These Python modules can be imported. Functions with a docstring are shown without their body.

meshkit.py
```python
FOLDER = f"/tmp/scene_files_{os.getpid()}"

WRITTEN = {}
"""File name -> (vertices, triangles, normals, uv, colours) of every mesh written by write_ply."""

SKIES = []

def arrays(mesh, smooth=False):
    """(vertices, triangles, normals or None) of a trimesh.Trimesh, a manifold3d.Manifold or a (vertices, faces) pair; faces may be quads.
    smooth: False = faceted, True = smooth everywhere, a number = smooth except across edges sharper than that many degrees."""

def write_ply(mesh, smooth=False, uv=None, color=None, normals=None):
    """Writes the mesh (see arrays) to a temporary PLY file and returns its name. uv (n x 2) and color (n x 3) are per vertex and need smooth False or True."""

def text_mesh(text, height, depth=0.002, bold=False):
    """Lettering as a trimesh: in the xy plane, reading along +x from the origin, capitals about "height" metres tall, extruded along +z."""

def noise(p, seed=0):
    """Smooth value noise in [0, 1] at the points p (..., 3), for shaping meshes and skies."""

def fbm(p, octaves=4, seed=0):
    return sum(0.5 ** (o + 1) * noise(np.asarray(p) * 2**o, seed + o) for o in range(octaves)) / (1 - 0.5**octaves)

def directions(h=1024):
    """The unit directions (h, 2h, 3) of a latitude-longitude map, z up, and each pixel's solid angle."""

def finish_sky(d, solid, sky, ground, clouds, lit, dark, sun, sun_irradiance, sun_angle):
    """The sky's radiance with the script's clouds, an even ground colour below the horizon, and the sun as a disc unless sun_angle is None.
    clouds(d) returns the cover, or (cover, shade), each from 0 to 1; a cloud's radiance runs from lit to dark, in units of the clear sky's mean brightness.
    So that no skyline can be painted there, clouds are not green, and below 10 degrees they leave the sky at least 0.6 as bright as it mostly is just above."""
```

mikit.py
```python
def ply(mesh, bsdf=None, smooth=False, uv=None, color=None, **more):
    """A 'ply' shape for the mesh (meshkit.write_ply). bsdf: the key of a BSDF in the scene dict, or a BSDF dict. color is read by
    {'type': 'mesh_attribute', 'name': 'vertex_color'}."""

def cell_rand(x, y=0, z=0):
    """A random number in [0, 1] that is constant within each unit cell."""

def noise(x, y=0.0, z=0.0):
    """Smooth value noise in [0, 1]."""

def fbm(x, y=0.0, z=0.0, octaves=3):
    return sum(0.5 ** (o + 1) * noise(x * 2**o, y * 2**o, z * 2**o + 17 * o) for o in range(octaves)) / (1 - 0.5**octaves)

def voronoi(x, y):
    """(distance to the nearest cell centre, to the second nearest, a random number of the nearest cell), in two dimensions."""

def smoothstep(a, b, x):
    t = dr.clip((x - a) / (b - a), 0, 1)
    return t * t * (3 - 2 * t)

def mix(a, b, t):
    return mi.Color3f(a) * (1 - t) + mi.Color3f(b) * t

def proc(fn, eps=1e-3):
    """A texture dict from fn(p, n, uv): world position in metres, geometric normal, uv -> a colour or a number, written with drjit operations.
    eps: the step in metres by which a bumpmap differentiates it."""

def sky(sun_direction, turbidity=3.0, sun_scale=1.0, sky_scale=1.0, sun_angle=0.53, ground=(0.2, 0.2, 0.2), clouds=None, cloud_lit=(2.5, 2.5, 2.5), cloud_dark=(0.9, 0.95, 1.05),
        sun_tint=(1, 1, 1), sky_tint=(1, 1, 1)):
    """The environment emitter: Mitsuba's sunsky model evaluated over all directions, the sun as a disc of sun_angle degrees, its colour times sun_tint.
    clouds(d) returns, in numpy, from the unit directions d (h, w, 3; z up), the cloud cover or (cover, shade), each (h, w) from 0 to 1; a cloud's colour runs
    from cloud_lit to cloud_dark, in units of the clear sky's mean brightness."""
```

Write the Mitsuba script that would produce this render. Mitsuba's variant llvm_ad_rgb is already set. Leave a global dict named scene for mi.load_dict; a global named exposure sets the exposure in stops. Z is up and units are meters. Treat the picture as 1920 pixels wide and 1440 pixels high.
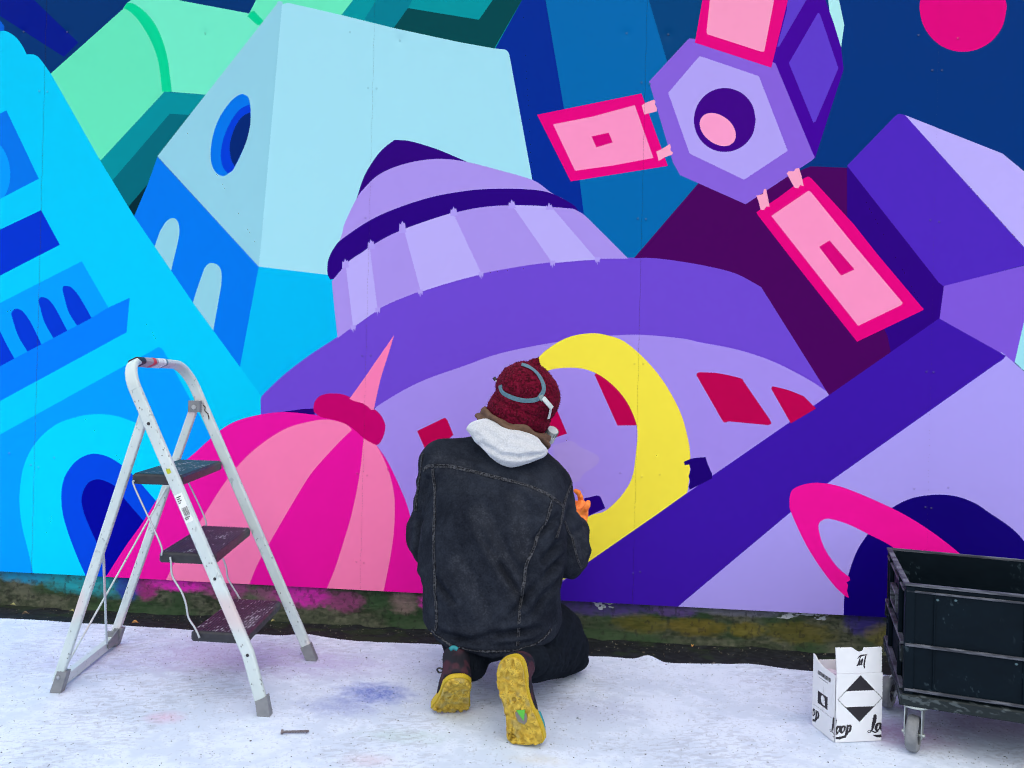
import math
import numpy as np
import trimesh
import shapely
import shapely.affinity
from shapely import Polygon, LineString
import manifold3d
import drjit as dr
import mitsuba as mi
import mikit
import meshkit
from mikit import noise, fbm, voronoi, smoothstep, mix, proc

T = mi.ScalarTransform4f
scene, labels = {}, {}

# ------------------------------------------------------------------ camera, sky, exposure
YAW, PITCH, ROLL = 0.0984, 0.0031, 0.0248
fwd = np.array([-math.sin(YAW) * math.cos(PITCH), math.cos(YAW) * math.cos(PITCH), math.sin(PITCH)])
rgt = np.cross(fwd, [0, 0, 1.0]); rgt /= np.linalg.norm(rgt)
dwn = np.cross(fwd, rgt)
dwn = math.sin(ROLL) * rgt + math.cos(ROLL) * dwn
EYE = np.array([2.2245, -3.4172, 1.1])
scene['camera'] = {'type': 'perspective', 'fov': math.degrees(2 * math.atan(960 / 1450)), 'fov_axis': 'x', 'near_clip': 0.05, 'far_clip': 2000.0,
                   'to_world': T().look_at(origin=EYE.tolist(), target=(EYE + fwd).tolist(), up=(-dwn).tolist())}
scene['sky'] = mikit.sky((0.15, -0.62, 0.78), turbidity=3, sun_scale=0.12, sun_angle=40, clouds=lambda d: 1.0,
                         cloud_lit=(2.36, 2.5, 2.62), cloud_dark=(2.36, 2.5, 2.62))
exposure = 2.55

# ------------------------------------------------------------------ helpers
rng = np.random.default_rng(7)


def lin(h, k=1.0):
    c = np.array([int(h[i:i + 2], 16) / 255 for i in (1, 3, 5)])
    return (np.where(c < 0.04045, c / 12.92, ((c + 0.055) / 1.055) ** 2.4) * k).tolist()


def rgb(*c):
    return {'type': 'rgb', 'value': [float(x) for x in c]}


def mat(name, color, rough=0.6, spec=0.4, metallic=0.0, bump=None, scale=1.0, sheen=0.0, coat=0.0, eps=1e-3, two=True):
    b = {'type': 'principled', 'base_color': proc(color) if callable(color) else (color if isinstance(color, dict) else rgb(*color)),
         'roughness': proc(rough) if callable(rough) else float(rough), 'specular': float(spec), 'metallic': float(metallic)}
    if sheen: b['sheen'] = float(sheen)
    if coat: b['clearcoat'] = float(coat)
    if bump is not None:
        b = {'type': 'bumpmap', 'arbitrary': proc(bump, eps), 'scale': float(scale), 'bsdf': b}
    scene[name] = {'type': 'twosided', 'bsdf': b} if two else b
    return name


def add(key, mesh, bsdf, smooth=False, **lab):
    """One entry of the scene; a key that is taken gets the next number."""
    if key in scene:
        n = 1
        while f'{key}_{n:03d}' in scene: n += 1
        key = f'{key}_{n:03d}'
    col = lab.pop('color', None)
    if col is not None:
        n = len(meshkit.arrays(mesh, smooth)[0]) if smooth in (False, True) else 0
        scene[key] = mikit.ply(mesh, bsdf, smooth, color=np.tile(np.asarray(col, float), (n, 1)))
    else:
        scene[key] = mikit.ply(mesh, bsdf, smooth)
    if lab: labels[key] = lab
    return key


def tag(key, label=None, category=None, group=None, kind=None):
    labels[key] = {k: v for k, v in (('label', label), ('category', category), ('group', group), ('kind', kind)) if v}


def box(lo, hi, bevel=0.0):
    lo, hi = np.asarray(lo, float), np.asarray(hi, float)
    if not bevel:
        m = trimesh.creation.box(hi - lo); m.apply_translation((lo + hi) / 2); return m
    b = bevel
    pts = [[(lo[0] + b, hi[0] - b)[i], (lo[1] + b, hi[1] - b)[j], (lo[2] + b, hi[2] - b)[k]] for i in (0, 1) for j in (0, 1) for k in (0, 1)]
    o = []
    for p in pts:
        for a in range(3):
            s = np.sign(p[a] - (lo[a] + hi[a]) / 2); q = list(p); q[a] += s * b; o.append(q)
    return hull(o)


def hull(pts):
    m = manifold3d.Manifold.hull_points(np.asarray(pts, float)).to_mesh()
    return trimesh.Trimesh(m.vert_properties[:, :3], m.tri_verts, process=False)


def cat(ms):
    return trimesh.util.concatenate(ms)


def frame(d, ref=(0, 0, 1.0)):
    d = np.asarray(d, float) / np.linalg.norm(d)
    a = np.cross(ref, d)
    if np.linalg.norm(a) < 1e-4: a = np.cross((1.0, 0, 0), d)
    a /= np.linalg.norm(a)
    return a, np.cross(d, a), d


def cyl(p, q, r, r2=None, n=16, caps=True):
    p, q = np.asarray(p, float), np.asarray(q, float); r2 = r if r2 is None else r2
    a, b, _ = frame(q - p); t = np.arange(n) * 2 * math.pi / n
    ring = np.cos(t)[:, None] * a + np.sin(t)[:, None] * b
    v = np.vstack([p + r * ring, q + r2 * ring, [p], [q]]); f = []
    for i in range(n):
        j = (i + 1) % n; f += [[i, j, n + j], [i, n + j, n + i]]
        if caps: f += [[2 * n, j, i], [2 * n + 1, n + i, n + j]]
    return trimesh.Trimesh(v, f, process=False)


def lathe(prof, p=(0, 0, 0), axis=(0, 0, 1), n=24):
    """prof: (radius, height) pairs along the axis."""
    a, b, d = frame(axis, (0, 1.0, 0) if abs(axis[2]) > 0.9 else (0, 0, 1.0)); t = np.arange(n) * 2 * math.pi / n
    ring = np.cos(t)[:, None] * a + np.sin(t)[:, None] * b
    v = np.vstack([np.asarray(p) + r * ring + h * d for r, h in prof]); f = []
    for k in range(len(prof) - 1):
        for i in range(n):
            j = (i + 1) % n; f += [[k * n + i, k * n + j, k * n + n + j], [k * n + i, k * n + n + j, k * n + n + i]]
    return trimesh.Trimesh(v, f, process=False)


def spline(p, n=6):
    p = np.asarray(p, float)
    if len(p) < 3: return p
    e = np.vstack([2 * p[0] - p[1], p, 2 * p[-1] - p[-2]]); t = (np.arange(n) / n)[:, None]; o = []
    for i in range(1, len(e) - 2):
        a, b, c, d = e[i - 1:i + 3]
        o.append(0.5 * (2 * b + (c - a) * t + (2 * a - 5 * b + 4 * c - d) * t * t + (3 * b - a - 3 * c + d) * t ** 3))
    return np.vstack(o + [p[-1:]])


def tube(pts, r, n=8, closed=False):
    pts = np.asarray(pts, float); r = np.broadcast_to(r, (len(pts),))
    tg = np.gradient(pts, axis=0)
    if closed: tg = np.roll(pts, -1, 0) - np.roll(pts, 1, 0)
    tg /= np.linalg.norm(tg, axis=1, keepdims=True) + 1e-12
    a = frame(tg[0])[0]; A = []
    for t in tg:
        a = a - t * (a @ t); a /= np.linalg.norm(a); A.append(a)
    A = np.array(A); B = np.cross(tg, A); th = np.arange(n) * 2 * math.pi / n
    v = (pts[:, None] + r[:, None, None] * (np.cos(th)[None, :, None] * A[:, None] + np.sin(th)[None, :, None] * B[:, None])).reshape(-1, 3)
    f = []; m = len(pts)
    for i in range(m if closed else m - 1):
        for j in range(n):
            k, i2 = (j + 1) % n, (i + 1) % m
            f += [[i * n + j, i * n + k, i2 * n + k], [i * n + j, i2 * n + k, i2 * n + j]]
    if not closed:
        v = np.vstack([v, pts[:1], pts[-1:]])
        for j in range(n):
            k = (j + 1) % n
            f += [[m * n, k, j], [m * n + 1, (m - 1) * n + j, (m - 1) * n + k]]
    return trimesh.Trimesh(v, f, process=False)


def sweep(path, prof, side):
    """A closed profile (u along the fixed direction side, v across it) along a path that lies at right angles to side."""
    path, prof, side = np.asarray(path, float), np.asarray(prof, float), np.asarray(side, float)
    tg = np.gradient(path, axis=0); tg /= np.linalg.norm(tg, axis=1, keepdims=True)
    nr = np.cross(tg, side); n, m = len(prof), len(path)
    v = (path[:, None] + prof[None, :, :1] * side + prof[None, :, 1:] * nr[:, None]).reshape(-1, 3); f = []
    for i in range(m - 1):
        for j in range(n):
            k = (j + 1) % n
            f += [[i * n + j, i * n + k, i * n + n + k], [i * n + j, i * n + n + k, i * n + n + j]]
    for s, o in ((0, 1), ((m - 1) * n, -1)):
        for j in range(1, n - 1): f.append([s, s + j + 1, s + j][::o])
    return trimesh.Trimesh(v, f, process=False)


def rrect(a, b, r, n=3):
    o = []
    for cx, cy, s in ((a / 2 - r, b / 2 - r, 0), (-a / 2 + r, b / 2 - r, 90), (-a / 2 + r, -b / 2 + r, 180), (a / 2 - r, -b / 2 + r, 270)):
        for k in range(n + 1):
            t = math.radians(s + 90 * k / n); o.append((cx + r * math.cos(t), cy + r * math.sin(t)))
    return o


def tri2d(poly):
    vs, fs, n = [], [], 0
    for g in getattr(poly, 'geoms', [poly]):
        if g.geom_type != 'Polygon' or g.area < 1e-7: continue
        v, f = trimesh.creation.triangulate_polygon(g, engine='earcut')
        e1, e2 = v[f[:, 1]] - v[f[:, 0]], v[f[:, 2]] - v[f[:, 0]]; a = e1[:, 0] * e2[:, 1] - e1[:, 1] * e2[:, 0]; f = f[np.abs(a) > 1e-9]
        vs.append(v); fs.append(f + n); n += len(v)
    return (np.vstack(vs), np.vstack(fs)) if vs else None


def extrude(poly, h):
    ms = [trimesh.creation.extrude_polygon(g, h, engine='earcut') for g in getattr(poly, 'geoms', [poly]) if g.geom_type == 'Polygon' and g.area > 1e-8]
    return cat(ms)


def place(m, o, ax, ay, az):
    M = np.eye(4); M[:3, 0], M[:3, 1], M[:3, 2], M[:3, 3] = ax, ay, az, o
    m = m.copy(); m.apply_transform(M); return m


def rotz(m, deg, o=(0, 0, 0)):
    m = m.copy(); m.apply_transform(trimesh.transformations.rotation_matrix(math.radians(deg), [0, 0, 1])); m.apply_translation(o); return m


# signed distances and a surface-nets mesher for cloth and bodies
def sd_cone(P, a, b, ra, rb):
    a, b = np.asarray(a, np.float32), np.asarray(b, np.float32); ab = b - a
    t = np.clip((P - a) @ ab / (ab @ ab), 0, 1)
    return np.linalg.norm(P - a - t[..., None] * ab, axis=-1) - (ra + (rb - ra) * t)


def sd_ell(P, c, r, R=None):
    q = P - np.asarray(c, np.float32)
    if R is not None: q = q @ np.asarray(R, np.float32)
    r = np.asarray(r, np.float32); k = np.linalg.norm(q / r, axis=-1); k2 = np.linalg.norm(q / (r * r), axis=-1)
    return k * (k - 1) / np.maximum(k2, 1e-6)


def smin(a, b, k):
    h = np.clip(0.5 + 0.5 * (b - a) / k, 0, 1)
    return b + (a - b) * h - k * h * (1 - h)


def sunion(ds, k):
    o = ds[0]
    for d in ds[1:]: o = smin(o, d, k)
    return o


def nets(f, lo, hi, h, smooth=0):
    lo, hi = np.asarray(lo, float), np.asarray(hi, float); n = np.ceil((hi - lo) / h).astype(int) + 1
    g = [(lo[i] + h * np.arange(n[i])).astype(np.float32) for i in range(3)]
    P = np.stack(np.meshgrid(*g, indexing='ij'), -1); V = f(P).astype(np.float32); S = V < 0
    c = [slice(0, -1), slice(1, None)]
    tot = sum(S[c[a], c[b], c[d]].astype(np.int8) for a in (0, 1) for b in (0, 1) for d in (0, 1))
    act = (tot > 0) & (tot < 8); idx = -np.ones(act.shape, int); I = np.argwhere(act); idx[act] = np.arange(len(I))
    pos, cnt = np.zeros((len(I), 3)), np.zeros(len(I))
    for ax in range(3):
        e = np.zeros(3, int); e[ax] = 1; o1, o2 = [np.eye(3, dtype=int)[k] for k in range(3) if k != ax]
        for u in (0, 1):
            for w in (0, 1):
                A = I + u * o1 + w * o2; B = A + e
                va, vb = V[tuple(A.T)], V[tuple(B.T)]; m = (va < 0) != (vb < 0)
                t = va[m] / (va[m] - vb[m]); pos[m] += A[m] + t[:, None] * e; cnt[m] += 1
    pos = lo + h * pos / cnt[:, None]; F = []
    for ax in range(3):
        o1, o2 = [np.eye(3, dtype=int)[k] for k in range(3) if k != ax]; e = np.eye(3, dtype=int)[ax]
        A = np.argwhere(np.take(S, range(S.shape[ax] - 1), ax) != np.take(S, range(1, S.shape[ax]), ax))
        A = A[(A @ o1 > 0) & (A @ o2 > 0) & (A @ o1 < n @ o1 - 1) & (A @ o2 < n @ o2 - 1)]
        q = np.stack([idx[tuple((A - o1 - o2).T)], idx[tuple((A - o2).T)], idx[tuple(A.T)], idx[tuple((A - o1).T)]], 1)
        s = S[tuple(A.T)]; s = s if ax != 1 else ~s
        q[~s] = q[~s][:, ::-1]; F.append(q)
    F = np.vstack(F); F = F[(F >= 0).all(1)]
    m = trimesh.Trimesh(pos, np.vstack([F[:, [0, 1, 2]], F[:, [0, 2, 3]]]), process=False)
    if smooth:
        e = m.edges_unique; v = np.asarray(m.vertices).copy(); deg = np.bincount(e.ravel(), minlength=len(v))[:, None]
        for _ in range((smooth + 1) // 2):
            acc = np.zeros_like(v); np.add.at(acc, e[:, 0], v[e[:, 1]]); np.add.at(acc, e[:, 1], v[e[:, 0]]); v = 0.5 * v + 0.5 * acc / np.maximum(deg, 1)
        m = trimesh.Trimesh(v, m.faces, process=False)
    return m


def displace(m, fn):
    """Moves every vertex along its normal by fn(vertices, normals)."""
    n = np.asarray(m.vertex_normals); return trimesh.Trimesh(np.asarray(m.vertices) + n * fn(np.asarray(m.vertices), n)[:, None], m.faces, process=False)


def segdist(P, a, b):
    a, b = np.asarray(a, float), np.asarray(b, float); ab = b - a; t = np.clip((P - a) @ ab / (ab @ ab), 0, 1)
    return np.linalg.norm(P - a - t[:, None] * ab, axis=1), t


def on_surface(m, pts, d=(0, 1, 0), lift=0.0):
    """The first hit on the mesh of rays along d from the points, raised by lift along the normal: (points, normals)."""
    pts = np.asarray(pts, float); o = pts - np.asarray(d) * 0.6
    loc, ri, ti = m.ray.intersects_location(o, np.tile(np.asarray(d, float), (len(o), 1)), multiple_hits=False)
    k = np.argsort(ri); n = np.asarray(m.face_normals)[ti[k]]; n = np.where((n @ np.asarray(d))[:, None] > 0, -n, n)
    return loc[k] + n * lift, n


def ribbon(pts, nrm, width, thick):
    """A flat strip of cloth along pts, lying on the side that nrm points away from."""
    pts, nrm = np.asarray(pts, float), np.asarray(nrm, float); tg = np.gradient(pts, axis=0); s = np.cross(tg, nrm); s /= np.linalg.norm(s, axis=1, keepdims=True)
    w = np.broadcast_to(width, (len(pts),))[:, None] / 2; n = len(pts)
    v = np.vstack([pts - s * w, pts + s * w, pts + s * w * 0.9 + nrm * thick, pts - s * w * 0.9 + nrm * thick]); f = []
    for i in range(n - 1):
        for a, b in ((0, 1), (1, 2), (2, 3), (3, 0)):
            p, q = a * n + i, b * n + i; f += [[p, q, q + 1], [p, q + 1, p + 1]]
    for i in (0, n - 1): f += [[i, n + i, 2 * n + i], [i, 2 * n + i, 3 * n + i]]
    return trimesh.Trimesh(v, f, process=False)


def soften(P, k=2):
    for _ in range(k):
        Q = P.copy(); Q[1:-1] = (P[:-2] + 2 * P[1:-1] + P[2:]) / 4; P = Q
    return P


# ------------------------------------------------------------------ the painted hoarding
MURAL = [
  ('deep navy sky', '#003472', [('p',[(-2.649,3.628),(5.064,3.303),(5.128,0.052),(-2.519,-0.409)])]),
  ('navy sky on the right', '#00357c', [('p',[(3.208,3.381),(5.064,3.303),(5.105,1.232),(3.081,1.186),(3.062,2.01)])]),
  ('indigo ray', '#00188a', [('p',[(-0.783,3.217),(-0.44,2.881),(-0.206,2.669),(-0.276,2.602),(-0.607,2.804),(-0.945,3.042)])]),
  ('royal blue sky band', '#002c94', [('p',[(1.829,3.439),(1.991,2.864),(1.992,2.821),(2.086,2.342),(2.165,2.011),(2.192,1.858),(1.964,1.822),(1.809,2.345),(1.752,2.679)])]),
  ('mid blue sky band', '#0069ae', [('p',[(1.829,3.439),(2.278,3.421),(2.438,2.833),(2.53,2.54),(2.725,2.034),(2.691,1.997),(2.406,1.665),(2.32,1.66),(2.187,1.863),(2.165,2.011),(2.086,2.342),(1.992,2.828)])]),
  (None, '#00447c', [('p',[(2.278,3.421),(2.851,3.396),(2.705,2.845),(2.717,2.335),(2.53,2.54),(2.438,2.833)])]),
  ('mint green tube', '#66e7ba', [('p',[(-0.341,2.525),(0.011,2.822),(0.031,2.852)]),('s',[(0.031,2.852),(0.068,2.843),(0.13,2.792),(0.182,2.716),(0.219,2.611),(0.24,2.511),(0.248,2.431)]),('p',[(0.248,2.431),(-0.075,2.109),(-0.103,2.14)])]),
  ('mint tube end', '#72ecc6', [('s',[(0.031,2.852),(0.073,2.871),(0.167,2.881),(0.312,2.852)]),('p',[(0.312,2.852),(0.628,2.788),(0.79,2.699),(0.445,2.414),(0.258,2.431)]),('s',[(0.258,2.431),(0.251,2.511),(0.232,2.611),(0.19,2.718),(0.135,2.794),(0.071,2.843),(0.031,2.852)])]),
  ('green band round the tube', '#00d494', [('p',[(0.016,2.827)]),('s',[(0.031,2.852),(0.071,2.843),(0.135,2.794),(0.19,2.718),(0.232,2.611),(0.251,2.511),(0.263,2.431)]),('s',[(0.216,2.432),(0.194,2.569),(0.155,2.669),(0.1,2.755),(0.054,2.804),(0.016,2.827)])]),
  ('mint tube at the top edge', '#6aebbd', [('p',[(0.628,2.788),(0.669,2.868),(0.852,3.236),(1.495,3.309),(1.21,2.908),(1.065,2.771),(0.866,2.697),(0.714,2.7)])]),
  ('green band', '#00d292', [('p',[(0.635,2.795),(0.65,2.8),(0.7,2.75),(0.683,2.73),(0.665,2.736),(0.62,2.774)])]),
  ('teal roof', '#00959e', [('p',[(1.065,2.771),(1.118,2.838),(1.254,3.125),(2.074,3.145),(1.892,2.824),(1.773,2.602),(1.315,2.688)])]),
  (None, '#007f92', [('p',[(1.172,2.749),(1.234,2.845),(1.377,3.121),(1.455,2.974),(1.376,2.798),(1.31,2.698)])]),
  ('dark teal shadow shape', '#00484e', [('p',[(1.305,2.7),(1.373,2.795),(1.698,2.735),(1.761,2.827),(1.955,3.149),(2.074,3.145),(1.892,2.824),(1.769,2.602)])]),
  ('teal beam', '#00909c', [('p',[(0.227,2.432),(0.445,2.414),(0.467,2.384),(0.347,2.321),(-0.019,2.012),(-0.101,2.09)])]),
  ('dark teal beam', '#006a7a', [('p',[(0.256,2.329),(0.365,2.321),(0.316,2.212),(0.215,2.113),(0.157,1.999),(0.068,1.894),(-0.022,2.014)])]),
  (None, '#002b36', [('p',[(0.157,2.001),(0.191,2.001),(0.107,1.834),(0.066,1.897)])]),
  ('pale blue house front', '#93d0e2', [('s',[(0.757,2.827),(0.766,2.841),(0.787,2.838)]),('p',[(0.787,2.838),(0.784,2.552),(0.711,1.67),(0.705,1.621),(0.201,2.131)])]),
  ('pale house side', '#a4e1f0', [('p',[(0.784,2.826),(0.812,2.833),(1.065,2.771),(1.314,2.705),(1.609,2.637)]),('s',[(1.771,2.605),(1.819,2.599),(1.834,2.587)]),('p',[(1.839,2.575),(1.955,2.019),(1.988,1.822),(1.246,1.554),(1.029,1.585),(0.705,1.621),(0.711,1.694)])]),
  ('blue round window', '#0076e8', [('s',[(0.607,2.417),(0.636,2.397),(0.648,2.325),(0.638,2.227),(0.595,2.112),(0.553,2.055),(0.52,2.038),(0.481,2.063),(0.461,2.12),(0.466,2.211),(0.495,2.302),(0.544,2.376),(0.584,2.41),(0.607,2.417)])]),
  (None, '#003fd6', [('s',[(0.639,2.367),(0.647,2.345)]),('s',[(0.648,2.325),(0.635,2.222),(0.578,2.08),(0.55,2.05)]),('s',[(0.545,2.05),(0.521,2.08),(0.509,2.137),(0.52,2.211),(0.554,2.292),(0.596,2.346),(0.639,2.367)])]),
  ('dark window hole', '#002773', [('s',[(0.645,2.333),(0.647,2.276),(0.626,2.185),(0.578,2.082)]),('s',[(0.578,2.082),(0.559,2.119),(0.552,2.186),(0.573,2.26),(0.605,2.309),(0.645,2.333)])]),
  ('blue house wall', '#0079ec', [('p',[(0.201,2.128),(0.705,1.621),(0.629,1.144),(0.709,0.984),(0.39,1.42),(0.091,1.844),(0.157,2.001)])]),
  ('bright blue house wall', '#00bcf2', [('p',[(0.705,1.621),(1.029,1.587),(1.146,1.564),(1.155,1.238),(0.841,1.085),(0.723,0.96),(0.626,1.146)])]),
  ('pale arched window', '#92d0e0', [('p',[(0.192,1.691),(0.224,1.783)]),('s',[(0.224,1.783),(0.254,1.828),(0.287,1.843),(0.311,1.823),(0.318,1.773),(0.309,1.716)]),('p',[(0.281,1.592),(0.228,1.641)])]),
  ('pale arched window', '#92d0e0', [('p',[(0.389,1.44),(0.413,1.519),(0.444,1.611)]),('s',[(0.444,1.611),(0.459,1.628),(0.479,1.636),(0.511,1.624),(0.527,1.592),(0.528,1.533)]),('p',[(0.528,1.533),(0.491,1.298)])]),
  ('cyan tower', '#00caf6', [('s',[(-0.768,2.679),(-0.687,2.724),(-0.605,2.732),(-0.569,2.729),(-0.522,2.7),(-0.488,2.659),(-0.465,2.618)]),('s',[(-0.465,2.618),(-0.433,2.617),(-0.403,2.602),(-0.363,2.553),(-0.335,2.517)]),('p',[(-0.335,2.517),(-0.083,2.115),(0.099,1.844),(0.394,1.45),(0.734,1.026),(0.735,0.887),(0.563,0.734),(0.262,0.377),(-0.046,0.114),(-2.54,0.256),(-2.619,2.715)])]),
  (None, '#0060d4', [('p',[(-0.772,2.807),(-0.606,2.783),(-0.583,2.755),(-0.583,2.732),(-0.605,2.732),(-0.687,2.724)])]),
  ('blue window block', '#0076e8', [('p',[(-0.92,2.215),(-0.593,2.338),(-0.561,2.353),(-0.386,2.027),(-0.582,1.931),(-0.908,1.785)])]),
  ('pale blue disc', '#009bfa', [('p',[(-0.754,2.214)]),('s',[(-0.644,2.214),(-0.589,2.188),(-0.552,2.134),(-0.534,2.071),(-0.535,2.007),(-0.555,1.951),(-0.587,1.929)]),('p',[(-0.744,1.849)])]),
  ('dark blue window', '#0034cd', [('p',[(-0.821,1.675),(-0.371,1.878),(-0.272,1.715),(-0.571,1.566),(-0.815,1.448)])]),
  ('arcade wall', '#009efc', [('p',[(-0.893,1.286),(-0.567,1.436),(-0.16,1.638),(-0.016,1.414),(-0.105,1.262),(-0.883,0.941)])]),
  ('dark blue arch', '#0038d0', [('p',[(-0.646,1.316)]),('s',[(-0.563,1.302),(-0.529,1.242),(-0.483,1.169)]),('p',[(-0.558,1.127),(-0.667,1.099)])]),
  ('dark blue arch', '#0038d0', [('s',[(-0.509,1.386),(-0.496,1.404),(-0.477,1.41),(-0.444,1.392),(-0.401,1.335),(-0.347,1.235)]),('p',[(-0.347,1.235),(-0.419,1.196)]),('s',[(-0.419,1.206),(-0.473,1.288),(-0.509,1.386)])]),
  ('dark blue arch', '#0038d0', [('s',[(-0.372,1.447),(-0.367,1.462),(-0.354,1.467),(-0.324,1.457),(-0.288,1.418),(-0.223,1.31)]),('p',[(-0.223,1.31),(-0.294,1.264)]),('s',[(-0.292,1.274),(-0.34,1.351),(-0.372,1.447)])]),
  ('dark blue arch', '#0038d0', [('s',[(-0.253,1.504),(-0.248,1.519),(-0.232,1.521),(-0.205,1.512),(-0.164,1.467),(-0.102,1.37)]),('p',[(-0.102,1.37),(-0.176,1.326)]),('s',[(-0.176,1.336),(-0.221,1.403),(-0.253,1.504)])]),
  ('blue balcony ledge', '#007ff8', [('p',[(0.083,1.47),(0.072,1.308),(-0.554,0.97),(-0.878,0.788),(-0.884,0.982),(-0.559,1.135),(-0.486,1.174),(-0.108,1.37),(-0.024,1.421)])]),
  ('blue tower base', '#009dff', [('p',[(-0.874,0.635),(-0.549,0.811),(0.208,1.229)]),('s',[(0.218,1.236),(0.233,1.242),(0.249,1.234)]),('p',[(0.266,1.21),(0.496,0.835),(0.563,0.734),(-0.046,0.114),(-1.362,0.048)])]),
  ('cyan archway', '#00d4ff', [('p',[(-0.361,0.124)]),('s',[(-0.362,0.159),(-0.39,0.266),(-0.42,0.365),(-0.436,0.448),(-0.441,0.541),(-0.423,0.668),(-0.367,0.778),(-0.272,0.864),(-0.166,0.905),(-0.087,0.92),(0.003,0.92),(0.091,0.9),(0.171,0.865),(0.251,0.793),(0.319,0.677)]),('p',[(0.319,0.677),(0.411,0.63),(0.007,0.117)])]),
  ('blue archway', '#0049e0', [('p',[(-0.099,0.137)]),('s',[(-0.1,0.164),(-0.148,0.259),(-0.194,0.365),(-0.223,0.457),(-0.231,0.549),(-0.215,0.625),(-0.168,0.692),(-0.108,0.729),(-0.045,0.734),(0.025,0.711),(0.116,0.649),(0.24,0.525)]),('p',[(0.24,0.525),(0.312,0.478),(0.007,0.117)])]),
  ('dark blue doorway', '#00049c', [('p',[(-0.014,0.128)]),('s',[(-0.017,0.216),(-0.043,0.307),(-0.08,0.38),(-0.117,0.461),(-0.129,0.528),(-0.104,0.592),(-0.06,0.616),(-0.015,0.61),(0.039,0.584),(0.083,0.531),(0.188,0.424)]),('p',[(0.236,0.376),(0.046,0.131)])]),
  ('lavender saucer side', '#a68eec', [('s',[(1.153,0.827),(1.277,0.995),(1.461,1.105),(1.677,1.189),(1.836,1.247),(2.072,1.299),(2.305,1.332),(2.46,1.339),(2.628,1.326),(2.703,1.311),(2.855,1.284),(3.006,1.237),(3.155,1.164),(3.253,1.101)]),('p',[(3.253,1.101),(2.913,0.722),(2.264,0.16),(1.283,0.109),(1.12,0.656)])]),
  ('pale paint smear', '#ae97e6', [('s',[(2.076,0.844),(2.153,0.866),(2.196,0.841),(2.248,0.819),(2.279,0.797),(2.268,0.764),(2.215,0.725),(2.192,0.691),(2.134,0.682),(2.086,0.715),(2.076,0.844)])]),
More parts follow.
